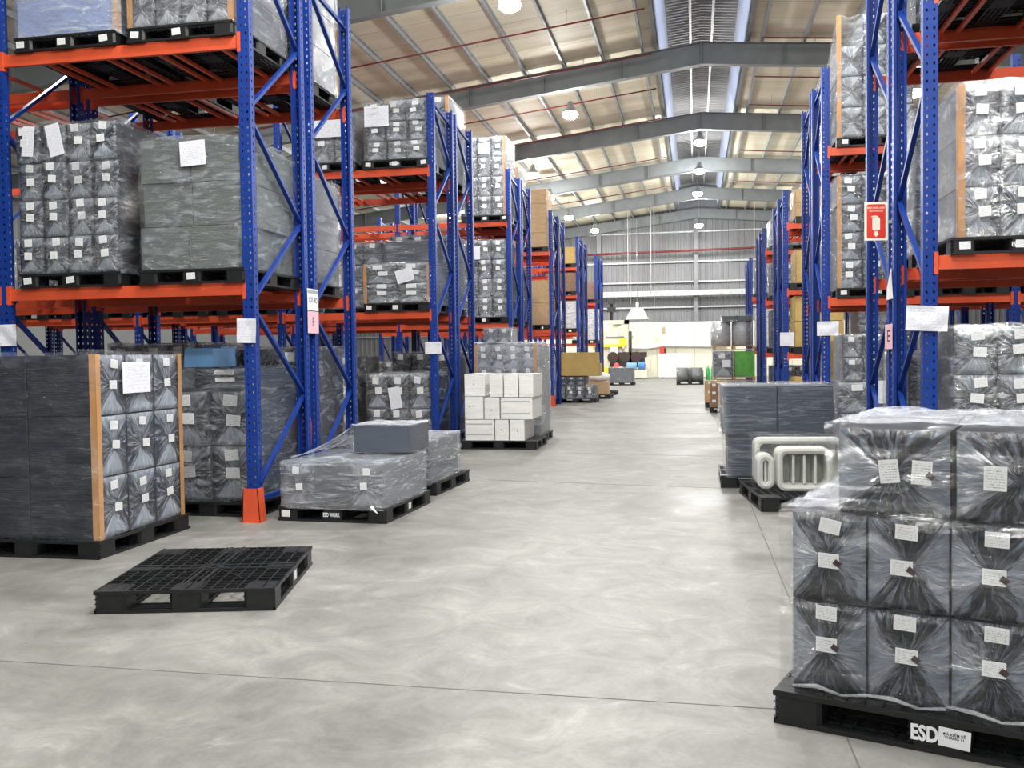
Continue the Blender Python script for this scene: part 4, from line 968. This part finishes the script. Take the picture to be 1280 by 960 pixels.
MB().tube([(-1.05,0,3.6),(-1.05,0,4.9)],.10,10).box(-1.3,-.8,-.2,.2,4.1,4.4).box(-1.25,-.85,-.2,.2,4.6,5.0).build('motor','black',mc)
label_plate(mc,'notice',(-.9,-.48,1.72),.5,.5); label_plate(mc,'notice',(-.2,-.33,1.4),.28,.35)
tag(MB().box(-.75,.75,-.4,.4,.06,.55).box(-.6,-.4,-.3,.3,0,.06).box(.4,.6,-.3,.3,0,.06).build('machine_cover','machine',None,False,(-3.55,56.9,0)),'cream box housing on the floor in front of the machine','box')
def drum(x,y,z,m,label,ax='x',r=.25,h=.6):
    t=thing('drum',label,'drum',(x,y,z))
    if ax=='x':
        MB().tube([(-h/2,0,r),(-h/2+.02,0,r),(-h*.2,0,r),(h*.2,0,r),(h/2-.02,0,r),(h/2,0,r)],[r*.92,r,r*.97,r*.97,r,r*.92],18).build('shell',m,t,True)
        MB().tube([(h/2,0,r),(h/2+.03,0,r)],.06,10).build('bung','black',t)
    else:
        MB().lathe([(r*.9,0),(r,.05),(r,h*.6),(r*.5,h*.95),(.03,h)],18).build('shell',m,t,True)
        MB().lathe([(.04,h),(.04,h+.05)],8).build('bung','black',t)
drum(-3.75,56.9,.55,'light_blue','light blue drum lying on the cream box housing',r=.22)
drum(-3.15,56.9,.55,'blue_plastic','dark blue drum lying on the cream box housing',r=.24,h=.4)
drum(-4.65,56.6,0,'red_plastic','red cone-topped tank standing by the cream housing','z',.26,1.0)
tag(MB().box(-.45,.45,-.4,.4,0,.72).build('carton','yellow',None,False,(-5.6,56.8,0)),'yellow bin in front of the machine, far left','bin')
wbk=thing('wrapped_load','large plain white wrapped block standing near the far partition','wrapped boxes',(-1.2,57.6,0),0,GF)
MB().box(-.95,.95,-.5,.5,.08,1.5,0,.02,.02).build('box','white_paint',wbk); MB().box(-.8,-.6,-.5,.5,0,.08).box(.6,.8,-.5,.5,0,.08).build('runner','black',wbk)
ex=thing('fire_extinguisher_cabinet','red extinguisher cabinet on the cream partition','cabinet',(-2.05,60.92,1.45)); MB().box(-.14,.12,-.1,.08,0,.55).build('body','sign_red',ex); MB().box(.12,.22,-.06,.08,.08,.4).build('hose_box','black',ex)
tag(MB().box(-.10,.10,-.02,.0,0,.38).build('notice','cardboard',None,False,(-1.95,60.99,2.82)),'small orange notice high on the cream partition','sign')
hd=thing('extraction_hood','cream tapered extraction hood hanging over the machine','hood',(-3.45,58,3.66)); hd.scale=(.66,.66,.66)
h=MB(); h.v+=[(-1.0,-.9,0),(1.0,-.9,0),(1.0,.9,0),(-1.0,.9,0),(-.52,-.45,.95),(.52,-.45,.95),(.52,.45,.95),(-.52,.45,.95)]
for q in ((0,1,5,4),(1,2,6,5),(2,3,7,6),(3,0,4,7),(4,5,6,7)): h.f.append(q);h.m.append(0)
h.box(-1.02,1.02,-.92,-.9,-.08,0); h.box(-1.02,-1.0,-.9,.9,-.08,0); h.box(1.0,1.02,-.9,.9,-.08,0); h.box(-1.02,1.02,.9,.92,-.08,0)
h.build('hood_shell','machine',hd); MB().tube([(0,0,.9),(0,0,1.5)],.13,12).build('duct','machine',hd,True); MB().tube([(0,0,1.5),(0,0,9.2)],.02,6).build('hanger','galv',hd,True)
tag(MB().tube([(-5.4,60.90,1.9),(-3,60.90,1.86),(-2,60.90,2.02),(0,60.90,1.98),(2,60.90,1.9)],.10,8).build('air_duct','white_paint',None,True),'white flexible air duct running along the cream partition','duct')
for k,(x,lb) in enumerate(((-.0,'left'),(.22,'right'))):
    t=thing('gas_cylinder','green gas cylinder beside the dark rolls, %s one'%lb,'cylinder',(.62+x,46.5,0)); MB().lathe([(.085,0),(.09,.03),(.09,.72),(.05,.84),(.02,.88)],12).build('shell','glass_bottle',t,True); MB().lathe([(.03,.88),(.03,.94)],8).build('valve','galv',t)
for k,(x,z0) in enumerate(((-3.9,4.9),(-3.75,4.5),(3.4,6.8),(-2.5,5.0),(-2.3,4.2))):
    tag(MB().tube([(x,56.5-k*.3,z0),(x+.02,56.5-k*.3,under(x)+RD+.01)],.018,6).build('hanging_cable','white_paint',None,True),'thin white drop cable number %s hanging from the far roof'%['one','two','three','four','five'][k],'cable','drop cables before the far wall')

# ------------------------------------------------------------------ papers and signs on the uprights
def paper(x,y,z,w,h,rz,tilt,label,m='sheet',group='paper sheets on the rack posts'):
    t=tag(obj('paper_sheet',None,None,(x,y,z)),label,'paper',group)
    mb=MB();n=8
    for j in range(n+1):
        for i in range(n+1):
            u=i/n-.5;v=j/n-.5; c=.02*(abs(u)*2)**2*.6; mb.v.append((u*w,-c*.4-.012*noise.noise(Vector((u*2,v*2,x))),v*h))
    for j in range(n):
        for i in range(n): q=j*(n+1)+i; mb.f.append((q,q+1,q+n+2,q+n+1)); mb.m.append(0)
    o=mb.build('page',m,t); o.rotation_euler=(0,tilt,rz)
paper(XL-.02,YL[0]-.02,1.86,.20,.235,0,.03,'white form taped to the nearest left corner post')
paper(XL-2.66,YL[0]-.02,1.86,.22,.22,0,-.02,'white form taped to the post at the left picture edge')
paper(XL-.0,YL[1]-.02,1.72,.28,.20,0,0,'white form on the corner post of the second left rack')
paper(XL-.1,YL[2]-.03,1.78,.26,.30,0,0,'white form on the corner post of the third left rack')
paper(XR-.035,YR[0]-.03,1.86,.34,.215,0,.05,'large crumpled white form on the nearest right corner post')
paper(XR+.02,YR[1]-.02,1.93,.32,.22,0,0,'white form on the corner post of the second right rack')
paper(XR+.02,YR[2]-.02,1.85,.3,.3,0,0,'white form on the corner post of the third right rack')
# F sign (two sheets) across the pair of posts, facing the aisle
fsn=thing('aisle_sign','white sheet over pink sheet lettered F on the left rack posts','sign',(XL+.075,YL[0]+D+.085,1.86))
MB().box(0,.002,-.15,.15,0,.245).build('pink_card','pink',fsn); MB().box(0,.002,-.15,.15,.25,.49).build('white_card','paper',fsn)
MB().box(.002,.003,-.15,.15,.244,.252).build('edge_strip','ink',fsn); MB().box(.002,.003,-.14,.14,.44,.475).build('photo_strip','galv',fsn)
SIDE=(math.pi/2,0,math.pi/2)
obj('lettering',text_mesh('F',.15,1.0,'ink',.0003),fsn,(.003,0,.12),0,None,SIDE)
obj('lettering',text_mesh('LOT RO',.085,.75,'ink',.0003,.001),fsn,(.003,0,.365),0,None,SIDE)
esn=thing('aisle_sign','pink sheet lettered E on the right rack posts','sign',(XR-.075,YR[0]+D+.085,1.60))
MB().box(-.002,0,-.18,.18,0,.25).build('pink_card','pink',esn)
obj('lettering',text_mesh('E',.17,2.1,'ink',.0003),esn,(-.003,0,.125),0,None,(math.pi/2,0,-math.pi/2))
tag(MB().poly([(0,-.17,0),(0,.15,0),(0,.13,.12),(-.01,-.10,.31)]).poly([(-.002,-.10,.31),(-.002,.13,.12),(-.002,.15,0),(-.002,-.17,0)]).build('torn_sheet','paper',None,False,(XR-.066,YR[0]+D+.085,2.10)),'torn curling white sheet above the pink letter sheet','paper')
# fire extinguisher sign
FSY=10.0
fx=thing('fire_sign','red sign with white fire extinguisher symbol and arrow on the right rack','sign',(1.800,FSY,2.696),math.radians(8))
MB().box(-.115,.115,-.004,0,0,.385).build('board','cream',fx)
def rp(w,h,r,k=5):
    out=[]
    for cx,cz,a0 in ((w/2-r,h/2-r,0),(-w/2+r,h/2-r,90),(-w/2+r,-h/2+r,180),(w/2-r,-h/2+r,270)):
        for i in range(k+1): a=math.radians(a0+90*i/k); out.append((cx+r*math.cos(a),cz+r*math.sin(a)))
    return out
MB().prism([(a,b+.192) for a,b in rp(.185,.34,.02)],'y',-.006,-.004).build('red_field','sign_red',fx)
MB().prism([(a-.0,b+.165) for a,b in rp(.075,.135,.02)],'y',-.008,-.006).box(-.018,.018,-.008,-.006,.23,.245).prism([(-.05,.232),(-.0,.238),(.0,.250),(-.04,.245)],'y',-.008,-.006).build('extinguisher_symbol','cream',fx)
MB().prism([(-.016,.09),(.016,.09),(.016,.065),(.032,.065),(0,.035),(-.032,.065),(-.016,.065)],'y',-.008,-.006).build('arrow_symbol','cream',fx)
obj('lettering',text_mesh('BÌNH CHỮA CHÁY',.026,.8,'cream',.0003,.0005),fx,(0,-.0065,.325),0,None,FRONT)
MB().box(.06,.20,0,.012,.17,.20).build('bracket','galv',fx)
obj('lettering',text_mesh('FIRE EXTINGUISHER',.017,.9,'cream',.0003,.0003),fx,(0,-.0065,.293),0,None,FRONT)
# film tail at the lettered pallet
tag(MB().tube([(-3.02,8.38,.14),(-3.0,8.36,.17),(-2.97,8.33,.15),(-2.93,8.32,.12)],[.008,.02,.012,.004],8).build('film_tail','white_paint',None,True),'twisted tail of film at the front of the lettered pallet','film')
